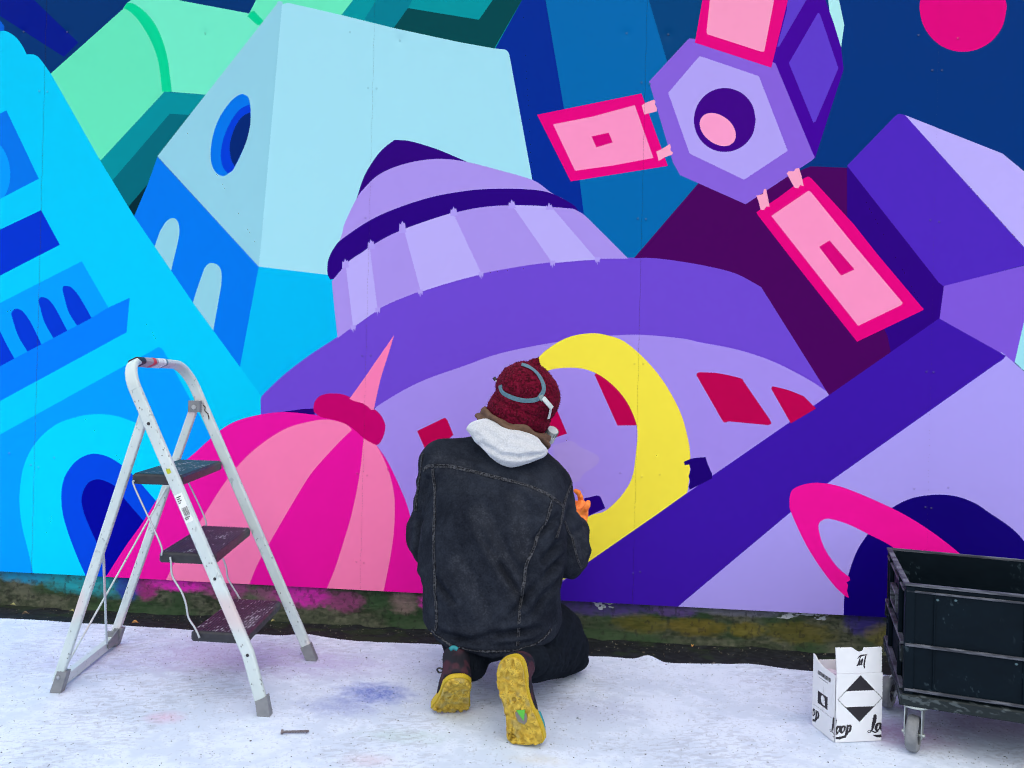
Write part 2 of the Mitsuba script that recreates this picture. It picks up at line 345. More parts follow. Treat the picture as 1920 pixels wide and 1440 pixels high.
  ('violet saucer rim', '#7049d2', [('s',[(0.731,1.016),(0.746,1.039),(0.84,1.129),(0.956,1.219),(1.083,1.304),(1.266,1.433),(1.45,1.515),(1.6,1.565),(1.748,1.605),(1.985,1.647),(2.22,1.67),(2.373,1.676),(2.493,1.675),(2.62,1.66),(2.734,1.64),(2.847,1.611),(2.954,1.555)]),('p',[(2.954,1.555),(3.26,1.096)]),('s',[(3.253,1.101),(3.155,1.164),(3.006,1.237),(2.855,1.284),(2.703,1.311),(2.628,1.326),(2.46,1.339),(2.305,1.332),(2.072,1.299),(1.836,1.247),(1.677,1.189),(1.461,1.105),(1.277,0.995),(1.151,0.899)]),('p',[(1.115,0.874),(0.735,0.887)])]),
  ('dark violet cap', '#30007a', [('s',[(1.138,1.891),(1.157,1.933),(1.191,2.037),(1.238,2.116),(1.279,2.164),(1.327,2.2)]),('s',[(1.327,2.2),(1.401,2.193),(1.524,2.156),(1.659,2.1)]),('p',[(1.655,2.064),(1.381,2.012)])]),
  ('lavender dome', '#ac94ea', [('s',[(1.063,1.697),(1.091,1.763),(1.107,1.826),(1.157,1.933),(1.192,1.981),(1.25,2.037),(1.331,2.077),(1.435,2.104),(1.542,2.113),(1.654,2.1),(1.816,2.059),(1.96,2.016),(2.039,1.962),(2.092,1.936)]),('p',[(2.081,1.893),(1.482,1.88),(1.093,1.697)])]),
  ('dark violet band', '#2a007e', [('s',[(1.044,1.566),(1.031,1.592),(1.03,1.636),(1.039,1.673),(1.06,1.712),(1.092,1.748),(1.214,1.831),(1.335,1.887),(1.498,1.94),(1.657,1.969),(1.777,1.978),(1.937,1.976),(2.039,1.959),(2.135,1.91),(2.163,1.879)]),('p',[(2.106,1.823),(1.388,1.748),(1.121,1.576)])]),
  ('lavender striped skirt', '#ab93ea', [('s',[(1.052,1.559),(1.071,1.581),(1.1,1.617),(1.134,1.654),(1.18,1.681),(1.236,1.722),(1.295,1.757),(1.355,1.786),(1.404,1.803),(1.496,1.837),(1.597,1.868),(1.724,1.895),(1.86,1.905),(2.003,1.9),(2.128,1.891),(2.149,1.886)]),('s',[(2.149,1.886),(2.19,1.861),(2.254,1.8),(2.385,1.672)]),('s',[(2.385,1.672),(2.22,1.668),(1.985,1.645),(1.748,1.602),(1.6,1.562),(1.45,1.513),(1.266,1.431),(1.086,1.3)]),('s',[(1.086,1.3),(1.068,1.43),(1.052,1.559)])]),
  ('pale lavender stripe', '#bcaef6', [('p',[(1.115,1.635),(1.151,1.666),(1.188,1.689),(1.224,1.716),(1.269,1.429),(1.231,1.403),(1.194,1.376),(1.157,1.349)])]),
  ('pale lavender stripe', '#bcaef6', [('p',[(1.38,1.797),(1.454,1.824),(1.528,1.849),(1.602,1.872),(1.739,1.597),(1.648,1.573),(1.557,1.546),(1.465,1.515)])]),
  ('pale lavender stripe', '#bcaef6', [('p',[(1.867,1.907),(1.925,1.905),(1.983,1.903),(2.041,1.9),(2.248,1.666),(2.183,1.662),(2.119,1.656),(2.054,1.649)])]),
  ('brush overrun', '#b09cf0', [('p',[(1.098,1.618),(1.099,1.65),(1.107,1.645),(1.111,1.662),(1.119,1.65),(1.124,1.655),(1.132,1.621)])]),
  ('brush overrun', '#b09cf0', [('p',[(1.215,1.704),(1.216,1.738),(1.224,1.733),(1.228,1.75),(1.236,1.738),(1.241,1.743),(1.249,1.707)])]),
  ('brush overrun', '#b09cf0', [('p',[(1.358,1.778),(1.359,1.822),(1.367,1.817),(1.371,1.834),(1.379,1.822),(1.384,1.826),(1.392,1.781)])]),
  ('brush overrun', '#b09cf0', [('p',[(1.59,1.856),(1.592,1.887),(1.599,1.882),(1.603,1.899),(1.611,1.887),(1.616,1.892),(1.624,1.859)])]),
  ('brush overrun', '#b09cf0', [('p',[(1.851,1.89),(1.853,1.919),(1.86,1.914),(1.864,1.931),(1.872,1.919),(1.876,1.924),(1.884,1.893)])]),
  ('brush overrun', '#b09cf0', [('p',[(2.017,1.884),(2.019,1.905),(2.026,1.9),(2.031,1.917),(2.038,1.905),(2.043,1.91),(2.05,1.886)])]),
  ('brush overrun', '#b09cf0', [('p',[(1.144,1.358),(1.169,1.361),(1.167,1.334),(1.16,1.344),(1.158,1.325),(1.152,1.341),(1.147,1.336)])]),
  ('brush overrun', '#b09cf0', [('p',[(1.256,1.439),(1.281,1.442),(1.279,1.415),(1.271,1.425),(1.269,1.405),(1.264,1.422),(1.259,1.417)])]),
  ('brush overrun', '#b09cf0', [('p',[(1.45,1.524),(1.474,1.526),(1.473,1.5),(1.465,1.51),(1.463,1.49),(1.458,1.507),(1.453,1.502)])]),
  ('brush overrun', '#b09cf0', [('p',[(1.724,1.606),(1.748,1.609),(1.746,1.582),(1.739,1.592),(1.737,1.573),(1.732,1.589),(1.727,1.585)])]),
  ('brush overrun', '#b09cf0', [('p',[(2.042,1.659),(2.065,1.661),(2.064,1.635),(2.056,1.645),(2.054,1.626),(2.049,1.642),(2.045,1.637)])]),
  ('brush overrun', '#b09cf0', [('p',[(2.239,1.676),(2.262,1.678),(2.26,1.652),(2.253,1.662),(2.251,1.643),(2.246,1.659),(2.241,1.655)])]),
  ('dark plum cross shape', '#4a005c', [('p',[(2.39,1.665),(2.406,1.67),(2.68,2.004),(2.884,1.964),(3.149,2.074),(3.303,2.067),(3.334,1.691),(3.54,1.241),(3.434,1.103),(3.253,1.087),(2.954,1.555)]),('s',[(2.954,1.555),(2.847,1.611),(2.734,1.64),(2.62,1.66),(2.493,1.675),(2.39,1.674)])]),
  ('indigo side', '#2e0082', [('p',[(3.299,2.071),(3.326,2.055),(3.715,1.571),(3.7,1.38),(3.51,1.218),(3.481,1.353),(3.308,1.691)])]),
  ('violet block', '#5028be', [('p',[(3.299,2.076)]),('s',[(3.486,2.281),(3.505,2.295),(3.531,2.29)]),('p',[(3.531,2.29),(4.021,1.73),(4.4,1.348),(4.393,1.722),(4.022,1.659),(3.704,1.566),(3.683,1.582)])]),
  ('pale lavender block top', '#beb0fa', [('p',[(3.531,2.29),(3.926,2.125),(4.014,2.049),(4.497,1.613),(4.506,1.174),(4.021,1.732)])]),
  ('sky blue edge', '#a0e4f0', [('p',[(4.033,1.563),(4.493,1.832),(4.514,0.78),(4.032,1.216),(3.953,1.29)])]),
  ('mid violet block side', '#8058da', [('p',[(3.704,1.568),(4.022,1.657),(4.289,1.732),(4.166,1.698),(4.044,1.519),(3.988,1.229),(3.924,1.227),(3.687,1.402)])]),
  ('lavender wedge', '#aea0f5', [('p',[(3.94,1.295),(4.032,1.214),(4.513,0.824),(5.126,0.159),(5.128,0.03),(2.616,-0.123),(2.61,0.159),(3.101,0.615)])]),
  ('deep violet beam', '#3e16aa', [('p',[(3.688,1.431),(3.957,1.279)]),('s',[(3.957,1.279),(3.945,1.263),(3.92,1.245)]),('p',[(3.92,1.245),(3.253,0.723),(3.101,0.592),(2.628,0.156),(2.589,0.084),(1.961,0.05),(2.076,0.197),(2.252,0.347),(2.547,0.569),(3.253,1.101)])]),
  ('red window', '#c00050', [('p',[(1.464,0.889)]),('s',[(1.579,0.948),(1.591,0.951),(1.601,0.941)]),('p',[(1.629,0.878),(1.547,0.791),(1.503,0.809)])]),
  ('red window', '#c00050', [('p',[(2.033,0.984),(2.091,0.998),(2.136,0.898),(2.082,0.878),(1.987,0.912)])]),
  ('red window', '#c00050', [('s',[(2.251,1.159),(2.258,1.167),(2.272,1.169)]),('p',[(2.332,1.192),(2.474,1.032),(2.465,0.945),(2.356,0.94)])]),
  ('red window', '#c00050', [('s',[(2.69,1.167),(2.695,1.179),(2.708,1.182)]),('s',[(2.708,1.182),(2.783,1.179),(2.876,1.16),(2.892,1.144)]),('p',[(2.892,1.144),(3.003,0.987)]),('s',[(3.003,0.987),(3.01,0.968),(2.997,0.961)]),('p',[(2.997,0.961),(2.831,0.972)]),('s',[(2.831,0.972),(2.813,0.967),(2.801,0.981)]),('p',[(2.801,0.981),(2.693,1.163)])]),
  ('red window', '#c00050', [('s',[(3.007,1.117),(3.011,1.127),(3.022,1.127)]),('s',[(3.022,1.127),(3.083,1.112),(3.143,1.089)]),('p',[(3.143,1.089),(3.195,1.038),(3.092,0.971)])]),
  ('yellow crescent', '#fcea48', [('s',[(1.981,1.16),(1.998,1.224),(2.056,1.28),(2.135,1.324),(2.228,1.342),(2.305,1.334),(2.382,1.305),(2.476,1.225),(2.557,1.127),(2.624,1.008),(2.656,0.909),(2.671,0.829),(2.671,0.736),(2.666,0.678)]),('p',[(2.662,0.657),(2.547,0.567),(2.252,0.344),(2.161,0.267),(2.117,0.246),(2.086,0.256),(2.14,0.459)]),('s',[(2.14,0.459),(2.241,0.538),(2.301,0.559),(2.342,0.591),(2.391,0.649),(2.426,0.72),(2.438,0.814),(2.443,0.907),(2.43,0.972),(2.388,1.053),(2.326,1.121),(2.256,1.167),(2.176,1.188),(2.068,1.181),(2.005,1.149)])]),
  ('dark paint patch', '#24007c', [('p',[(2.22,0.617),(2.243,0.622)]),('s',[(2.243,0.622),(2.276,0.631),(2.29,0.624)]),('p',[(2.312,0.576),(2.241,0.54),(2.207,0.555)])]),
  ('dark paint patch', '#1e0074', [('p',[(2.675,0.762),(2.668,0.78),(2.65,0.777),(2.645,0.791)]),('s',[(2.654,0.796),(2.685,0.808),(2.737,0.815)]),('p',[(2.737,0.815),(2.747,0.785),(2.766,0.744),(2.767,0.723),(2.673,0.671),(2.668,0.685),(2.674,0.706),(2.667,0.729)])]),
  ('dark navy planet', '#120074', [('s',[(3.33,0.102),(3.329,0.17),(3.331,0.268),(3.347,0.346),(3.377,0.438),(3.419,0.51),(3.468,0.58),(3.517,0.627),(3.589,0.668),(3.675,0.687),(3.766,0.686),(3.846,0.66),(3.902,0.624),(4.002,0.555),(4.067,0.476),(4.132,0.346),(4.168,0.149)])]),
  ('magenta ring', '#fa129e', [('s',[(3.349,0.325),(3.298,0.366),(3.246,0.438),(3.223,0.499),(3.217,0.542),(3.234,0.563),(3.265,0.569),(3.338,0.549),(3.415,0.514),(3.529,0.456),(3.71,0.325),(3.82,0.196)]),('p',[(3.924,0.269)]),('s',[(3.901,0.346),(3.793,0.445),(3.678,0.532),(3.547,0.61),(3.385,0.68),(3.284,0.713),(3.209,0.721),(3.152,0.712),(3.108,0.69),(3.095,0.66),(3.094,0.626),(3.101,0.592),(3.157,0.473),(3.217,0.376),(3.285,0.288),(3.332,0.245),(3.349,0.237)]),('p',[(3.34,0.266),(3.344,0.291),(3.337,0.302),(3.352,0.312)])]),
  ('magenta dome', '#f012a2', [('p',[(-0.123,0.035),(0.006,0.169)]),('s',[(0.006,0.169),(0.094,0.308),(0.175,0.423),(0.24,0.53),(0.332,0.672),(0.433,0.767),(0.541,0.864),(0.627,0.913),(0.736,0.943),(0.844,0.958),(0.93,0.956),(1.013,0.944)]),('p',[(1.112,0.971)]),('s',[(1.282,0.816),(1.333,0.746),(1.392,0.633),(1.437,0.524),(1.473,0.358),(1.5,0.24),(1.52,0.121)])]),
  ('pink stripe', '#ff80b6', [('s',[(1.139,0.911),(1.058,0.928),(0.971,0.918),(0.846,0.878),(0.715,0.788),(0.623,0.695),(0.549,0.594),(0.475,0.473),(0.406,0.364),(0.351,0.275),(0.27,0.105)]),('p',[(0.687,0.102)]),('s',[(0.696,0.152),(0.734,0.251),(0.785,0.346),(0.874,0.506),(0.97,0.668),(1.043,0.758),(1.116,0.838),(1.164,0.885)])]),
  ('pink stripe', '#ff80b6', [('s',[(1.219,0.858),(1.259,0.84),(1.29,0.802),(1.323,0.741),(1.35,0.67),(1.369,0.577),(1.37,0.449),(1.356,0.317),(1.322,0.123)]),('p',[(1.05,0.097)]),('s',[(1.064,0.158),(1.099,0.249),(1.135,0.367),(1.174,0.513),(1.206,0.696),(1.219,0.858)])]),
  ('dark violet sliver', '#260070', [('p',[(0.837,0.958),(0.93,0.973),(0.987,0.977),(0.988,0.948),(0.912,0.955)])]),
  ('crimson knob', '#c8006c', [('s',[(0.983,0.962),(0.982,0.991),(0.991,1.016),(1.013,1.036),(1.053,1.047),(1.11,1.046),(1.16,1.03),(1.235,0.998),(1.286,0.966),(1.314,0.923),(1.317,0.89),(1.306,0.851),(1.284,0.821),(1.25,0.832),(1.214,0.853),(1.156,0.899),(1.088,0.926),(1.018,0.939),(0.983,0.962)])]),
  ('pink spike', '#ff80b6', [('s',[(1.348,1.319),(1.325,1.237),(1.291,1.12),(1.267,1.004)]),('p',[(1.263,0.98),(1.251,0.977),(1.235,0.993),(1.21,1.007),(1.171,1.016),(1.148,1.025)]),('s',[(1.148,1.025),(1.208,1.111),(1.284,1.224),(1.348,1.319)])]),
  ('pale cyan sliver', '#b2eef0', [('p',[(3.187,2.924),(3.232,2.877),(3.25,2.786),(3.274,2.678),(3.263,2.58),(3.224,2.649)])]),
  ('indigo satellite side', '#44009c', [('p',[(2.96,2.562),(3.022,2.791),(3.04,2.975),(3.15,2.994),(3.192,2.792),(3.23,2.688),(3.263,2.584),(3.276,2.488),(3.217,2.284),(3.166,2.106),(2.984,2.47)])]),
  ('violet satellite panel', '#5e3eca', [('p',[(3.034,2.745),(3.045,2.928),(3.173,2.948),(3.115,2.789),(3.006,2.591),(2.997,2.589)])]),
  ('violet diamond panel', '#603dcb', [('p',[(3.157,2.719)]),('s',[(3.163,2.73),(3.17,2.73),(3.179,2.709)]),('p',[(3.254,2.493),(3.165,2.266),(3.156,2.261),(3.048,2.519)])]),
  ('lilac satellite hexagon', '#8962da', [('p',[(2.456,2.447)]),('s',[(2.615,2.624),(2.628,2.633),(2.656,2.628)]),('p',[(2.666,2.609),(2.979,2.525),(2.992,2.518),(3.157,2.129)]),('s',[(3.157,2.129),(3.164,2.113),(3.153,2.099)]),('p',[(3.153,2.099),(2.881,1.911),(2.599,2.038),(2.568,2.092)])]),
  ('pale satellite face', '#b4a3f3', [('p',[(2.671,2.556),(2.924,2.464),(3.052,2.141),(2.872,2.017),(2.638,2.131),(2.54,2.397)])]),
  ('dark round lens', '#400086', [('s',[(2.915,2.275),(2.904,2.215),(2.869,2.167),(2.817,2.141),(2.758,2.141),(2.705,2.168),(2.667,2.217),(2.653,2.277),(2.665,2.338),(2.7,2.386),(2.752,2.412),(2.81,2.411),(2.864,2.384),(2.901,2.335),(2.915,2.275)])]),
  ('pink lens glint', '#ff9ecb', [('s',[(2.825,2.18),(2.803,2.165),(2.772,2.164),(2.737,2.177),(2.706,2.201),(2.685,2.232),(2.678,2.264),(2.687,2.29),(2.709,2.305),(2.74,2.306),(2.775,2.293),(2.806,2.269),(2.826,2.238),(2.833,2.206),(2.825,2.18)])]),
  ('magenta panel frame', '#ec0080', [('p',[(2.722,3.123),(2.677,2.8),(2.649,2.614),(2.975,2.5),(3.039,2.795),(3.081,3.111)])]),
  ('pink panel', '#ff9cc4', [('p',[(2.751,3.03),(2.709,2.799),(2.698,2.664)]),('s',[(2.698,2.664),(2.701,2.65),(2.712,2.646)]),('p',[(2.712,2.646),(2.931,2.57)]),('s',[(2.931,2.57),(2.942,2.57),(2.946,2.581)]),('p',[(2.981,2.797),(3.016,3.021)])]),
  ('magenta panel frame', '#ec0080', [('p',[(1.969,2.307),(2.425,2.396),(2.546,2.078),(2.125,2.011)])]),
  ('pink panel', '#ff94c4', [('p',[(2.041,2.264),(2.212,2.296),(2.397,2.345),(2.483,2.113),(2.31,2.081),(2.143,2.058)])]),
  ('magenta slot', '#de007a', [('p',[(2.212,2.209),(2.286,2.225),(2.305,2.182),(2.234,2.161)])]),
  ('pink hinge', '#ffa6c6', [('p',[(2.427,2.343),(2.442,2.354),(2.479,2.368),(2.486,2.361),(2.484,2.349),(2.494,2.328),(2.492,2.316),(2.455,2.307),(2.439,2.303)])]),
  ('pink hinge', '#ffa6c6', [('p',[(2.494,2.141),(2.512,2.148),(2.553,2.174),(2.557,2.16),(2.555,2.146),(2.567,2.136),(2.563,2.127),(2.531,2.115),(2.506,2.099),(2.501,2.12)])]),
  ('magenta panel frame', '#ec0080', [('p',[(2.927,1.877),(3.019,1.941),(3.124,2.024)]),('s',[(3.124,2.024),(3.141,2.03),(3.155,2.021)]),('p',[(3.155,2.021),(3.331,1.828),(3.434,1.697),(3.618,1.477)]),('s',[(3.618,1.477),(3.625,1.468),(3.612,1.459)]),('p',[(3.357,1.326),(3.069,1.689),(2.934,1.863)])]),
  ('pink panel', '#ff94c4', [('p',[(2.99,1.861)]),('s',[(3.134,1.964),(3.145,1.969),(3.154,1.962)]),('p',[(3.154,1.962),(3.333,1.741),(3.54,1.494),(3.534,1.485),(3.36,1.394),(3.204,1.59)])]),
  ('magenta slot', '#de007a', [('p',[(3.192,1.729),(3.234,1.757),(3.34,1.634),(3.285,1.607)])]),
  ('pink hinge', '#ffa6c6', [('p',[(3.05,2.044),(3.059,2.054),(3.079,2.053),(3.087,2.065),(3.101,2.067),(3.112,2.033),(3.122,1.989),(3.107,1.994),(3.1,1.98),(3.085,1.982),(3.071,2.005)])]),
  ('pink hinge', '#ffa6c6', [('p',[(2.925,1.948),(2.952,1.955),(2.956,1.976),(2.965,1.978),(2.974,1.941),(2.982,1.9),(2.969,1.902),(2.958,1.886),(2.944,1.888),(2.935,1.923)])]),
  ('magenta disc', '#e6007e', [('s',[(3.93,2.74),(3.914,2.659),(3.868,2.594),(3.798,2.559),(3.721,2.56),(3.649,2.598),(3.599,2.665),(3.58,2.748),(3.595,2.83),(3.643,2.895),(3.713,2.929),(3.79,2.927),(3.861,2.889),(3.911,2.822),(3.93,2.74)])]),
]
SCREWS = [(-0.395,2.442),(-0.355,2.439),(-0.388,0.672),(-0.35,0.663),(-0.498,0.724),(-0.271,0.711),(1.198,2.436),(1.238,2.433),(0.419,2.699),(1.107,2.692),(1.34,2.649),(1.202,1.222),(1.242,1.225),(1.194,0.688),(1.239,0.682),(1.199,0.29),(1.234,0.287),(1.336,0.712),(2.424,2.443),(2.459,2.436),(2.354,2.66),(2.534,2.651),(2.422,1.847),(2.457,1.845),(2.424,1.212),(2.461,1.213),(2.429,0.721),(2.466,0.72),(2.373,0.733),(2.543,0.732),(2.439,0.297),(2.469,0.305),(3.578,2.628),(3.737,2.612),(3.637,2.478),(3.676,2.478),(3.643,1.845),(3.679,1.838),(3.642,1.205),(3.67,1.204),(3.65,0.634),(3.674,0.631),(3.603,0.711),(3.74,0.721),(-0.482,2.725),(-0.263,2.72),(1.201,1.848)]
DENTS = [(-0.482,2.725),(-0.263,2.72),(0.419,2.699),(1.34,2.649),(2.354,2.66),(2.534,2.651)]



def painted(pk, lab, col, t, dy):
    v = np.column_stack([t[0][:, 0], np.full(len(t[0]), dy), t[0][:, 1]])
    m = trimesh.Trimesh(v, t[1], process=False)
    if m.face_normals[:, 1].mean() > 0: m.invert()
    under = m.copy(); under.apply_translation([0, 0.0006, 0]); m = cat([m, under])      # the coat has a front and a back
    add(pk + '__painted_area', m, 'board_paint', color=lin(col, 0.88), **({'label': 'painted ' + lab} if lab else {}))


SEAMS = [-5.2, -2.81, -1.59, -0.371, 1.22, 2.44, 3.66, 4.88, 6.1, 8.5]
BOTTOM, TOP = 0.162, 3.12
DENT = [(x, z) for x, z in DENTS]


def board_relief(p, n, uv):
    h = 0.00012 * fbm(p.x * 260, p.z * 260, 3.0, 2) + 0.0009 * fbm(p.x * 2.1, p.z * 1.3, 1.0, 2)      # roller stipple, slow warp of the sheet
    for x, z in DENT:
        r2 = dr.square(p.x - x) + dr.square(p.z - z)
        h -= 0.0055 * dr.exp(-r2 / 0.0005)
    return h


PAINT = {'type': 'principled', 'base_color': {'type': 'mesh_attribute', 'name': 'vertex_color'}, 'roughness': proc(lambda p, n, uv: 0.42 + 0.18 * fbm(p.x * 9, p.z * 9, 2.0, 2)), 'specular': 0.03}
scene['board_paint'] = {'type': 'twosided', 'bsdf': {'type': 'bumpmap', 'arbitrary': proc(board_relief, 2e-3), 'scale': 1.0, 'bsdf': PAINT}}
mat('board_edge', (0.16, 0.12, 0.09), 0.8, 0.2)
scene['screw_paint'] = {'type': 'twosided', 'bsdf': {'type': 'principled', 'base_color': {'type': 'mesh_attribute', 'name': 'vertex_color'}, 'roughness': 0.35, 'specular': 0.5}}


def mural_polygons():
    out, over = [], None
    for lab, col, runs in MURAL[::-1]:
        pts = np.vstack([spline(r, 6) if k == 's' else np.array(r, float) for k, r in runs])
        g = Polygon(pts).buffer(0)
        seen = g if over is None else g.difference(over)
        over = g if over is None else over.union(g)
        if not seen.is_empty: out.append((lab, col, shapely.set_precision(seen, 1e-4)))
    rest = shapely.box(-5.3, 0, 8.6, 3.5).difference(over)      # the mural goes on past the part that can be seen
    for x0, x1, col in ((-5.3, 1.5, '#00caf6'), (1.5, 8.6, '#00357c')): out.append((None, col, shapely.set_precision(rest.intersection(shapely.box(x0, 0, x1, 3.5)), 1e-4)))
    return out[::-1]


add('hoarding__backing', box((-5.2, 0.016, BOTTOM + 0.004), (8.5, 0.030, TOP)), 'board_edge', label='added dark backing that stops sky light showing through the panel joints')  # added to block sky light leaking through the joints
tag('hoarding', 'tall timber hoarding covered by a bright mural of tilted houses, a saucer and a satellite', 'hoarding')
MURAL_SEEN = mural_polygons()
for i in range(len(SEAMS) - 1):
    x0, x1 = SEAMS[i] + 0.0004, SEAMS[i + 1] - 0.0004
    dy = (0.0, 0.0006, -0.0004, 0.0005, 0.0, -0.0006, 0.0004, 0.0, 0.0005)[i]
    pk = add('hoarding__panel', box((x0, 0.001 + dy, BOTTOM), (x1, 0.014 + dy, TOP)), 'board_edge')
    rect = shapely.box(x0, BOTTOM + 0.0005, x1, TOP)
    for lab, col, g in MURAL_SEEN:
        for gg in getattr(g.intersection(rect), 'geoms', [g.intersection(rect)]):
            t = tri2d(gg)
            if t is None: continue
            painted(pk, lab, col, t, dy)
    for x, z in SCREWS:
        if x0 <= x < x1:
            col = next((c for l, c, g in MURAL_SEEN if g.contains(shapely.Point(x, z))), '#888888')
            r = 0.0052
            m = lathe([(r, -0.001), (r, 0.0012), (r * 0.8, 0.0024), (r * 0.35, 0.0027), (r * 0.3, 0.0012), (0.0, 0.001)], (x, dy, z), (0, -1, 0), 10)
            add(pk + '__screw', m, 'screw_paint', smooth=True, color=lin(col, 0.74))

# ------------------------------------------------------------------ low concrete wall under the hoarding
SPRAY = [  # x, z, radius x, radius z, colour, strength: paint mist caught on the wall
    (-0.40, 0.15, 0.18, 0.045, (0.005, 0.20, 0.36), 1.0), (-0.12, 0.13, 0.22, 0.06, (0.005, 0.26, 0.32), 1.0), (0.02, 0.10, 0.10, 0.05, (0.02, 0.2, 0.22), 0.7),
    (0.10, 0.12, 0.07, 0.07, (0.01, 0.03, 0.30), 0.95), (0.19, 0.12, 0.06, 0.06, (0.30, 0.01, 0.18), 0.9), (0.36, 0.14, 0.16, 0.035, (0.66, 0.012, 0.42), 1.0), (0.58, 0.13, 0.12, 0.05, (0.34, 0.05, 0.22), 0.8), (0.80, 0.12, 0.09, 0.04, (0.30, 0.06, 0.2), 0.6),
    (0.95, 0.12, 0.14, 0.06, (0.56, 0.015, 0.37), 1.0), (1.14, 0.10, 0.10, 0.05, (0.28, 0.03, 0.18), 0.7), (1.30, 0.12, 0.05, 0.05, (0.02, 0.06, 0.02), 0.8), (1.42, 0.11, 0.07, 0.06, (0.26, 0.17, 0.17), 0.7), (1.58, 0.12, 0.10, 0.05, (0.62, 0.012, 0.40), 1.0),
    (2.32, 0.14, 0.25, 0.045, (0.05, 0.03, 0.16), 0.95), (2.62, 0.14, 0.12, 0.03, (0.09, 0.05, 0.2), 0.9), (2.9, 0.15, 0.22, 0.025, (0.16, 0.16, 0.24), 0.7), (3.42, 0.13, 0.09, 0.06, (0.02, 0.01, 0.16), 0.9),
    (2.48, 0.075, 0.13, 0.045, (0.10, 0.085, 0.006), 0.7), (2.72, 0.07, 0.14, 0.04, (0.13, 0.10, 0.006), 0.8), (2.93, 0.07, 0.08, 0.035, (0.14, 0.115, 0.008), 0.75), (3.15, 0.07, 0.16, 0.05, (0.11, 0.095, 0.008), 0.7), (3.5, 0.08, 0.08, 0.05, (0.14, 0.12, 0.02), 0.7)]


def wall_color(p, n, uv):
    g = fbm(p.x * 55, p.z * 90, p.y * 40, 3); b = fbm(p.x * 7, p.z * 13, 4.0, 3)
    c = mix((0.020, 0.030, 0.014), (0.095, 0.100, 0.068), smoothstep(0.3, 0.75, g * 0.6 + b * 0.4))
    c = mix(c, (0.012, 0.046, 0.012), smoothstep(0.38, 0.6, fbm(p.x * 4.2, p.z * 6, 9.0, 3)) * 0.8)      # moss
    rag, gg = 0.9 * (fbm(p.x * 42, p.z * 70, 9.0, 3) - 0.5), 0.78 + 0.22 * smoothstep(0.3, 0.6, g)
    for x, z, rx, rz, col, s in SPRAY:
        d = dr.square((p.x - x) / rx) + dr.square((p.z - z) / rz) + rag
        c = mix(c, col, s * smoothstep(1.4, 0.2, d) * gg)
    fl = noise(p.x * 70, p.z * 160, 2.0) * smoothstep(0.125, 0.145, p.z + 0.03 * (noise(p.x * 30, 1.0, 5.0) - 0.5)) * dr.maximum(dr.exp(-dr.square((p.x - 2.31) / 0.05)), dr.exp(-dr.square((p.x - 3.16) / 0.11)))
    c = mix(c, (0.42, 0.46, 0.52), smoothstep(0.22, 0.36, fl))      # flakes of pale paint along the top
    return mix(c, (0.008, 0.009, 0.008), smoothstep(0.62, 0.74, fbm(p.x * 70, p.z * 50, 7.0, 3)) * 0.45)


mat('concrete', wall_color, 0.75, 0.35, bump=lambda p, n, uv: 0.004 * fbm(p.x * 60, p.z * 60, p.y * 60, 3) + 0.0015 * noise(p.x * 25, p.z * 420, 1.0), scale=1.0)
xs, zs = np.arange(-5.2, 8.5, 0.02), np.linspace(-0.03, 0.168, 22)
G = np.stack(np.meshgrid(xs, zs, indexing='ij'), -1).reshape(-1, 2)
q = np.column_stack([G[:, 0], np.zeros(len(G)), G[:, 1]])
yy = 0.022 - 0.012 * (meshkit.fbm(q * [9, 1, 22], 3) - 0.5) - 0.03 * np.clip((0.03 - q[:, 2]) / 0.04, 0, 1) * meshkit.fbm(q * [14, 1, 5], 3, 3)
q[:, 1] = yy; nz = len(zs); I = np.arange(len(xs) - 1)[:, None] * nz + np.arange(nz - 1)
F = np.vstack([np.stack([I, I + nz, I + nz + 1], -1).reshape(-1, 3), np.stack([I, I + nz + 1, I + 1], -1).reshape(-1, 3)])
front = trimesh.Trimesh(q, F, process=False)
add('low_wall', cat([front, box((-5.2, 0.034, -0.03), (8.5, 0.25, 0.158))]), 'concrete', smooth=30, label='low mossy concrete wall flecked with spray paint under the mural hoarding', category='low wall')

# ------------------------------------------------------------------ ground, soil strip, ground sheet
mat('asphalt', lambda p, n, uv: mix((0.03, 0.031, 0.034), (0.075, 0.075, 0.078), fbm(p.x * 90, p.y * 90, 1.0, 2)), 0.8, 0.3, bump=lambda p, n, uv: 0.003 * noise(p.x * 160, p.y * 160, 1.0))
add('ground', trimesh.Trimesh([[-600, -600, -0.014], [600, -600, -0.014], [600, 600, -0.014], [-600, 600, -0.014]], [[0, 1, 2], [0, 2, 3]], process=False), 'asphalt', kind='structure', label='dark asphalt ground under the sheet')


def heightfield(X, Y, Zf):
    GX, GY = np.meshgrid(X, Y, indexing='ij'); v = np.column_stack([GX.ravel(), GY.ravel(), Zf(GX, GY).ravel()]); m = len(Y)
    I = np.arange(len(X) - 1)[:, None] * m + np.arange(m - 1)
    F = np.vstack([np.stack([I, I + m, I + m + 1], -1).reshape(-1, 3), np.stack([I, I + m + 1, I + 1], -1).reshape(-1, 3)])
    return trimesh.Trimesh(v, F, process=False)


def soil_height(x, y):
    p = np.stack([x, y, 0 * x], -1)
    return -0.012 + 0.014 * meshkit.fbm(p * [16, 30, 1], 4, 5) * np.clip((y + 0.30) / 0.22, 0.0, 1) + 0.008 * np.clip((y + 0.05) / 0.06, 0, 1) * meshkit.fbm(p * [9, 9, 1], 3, 8)


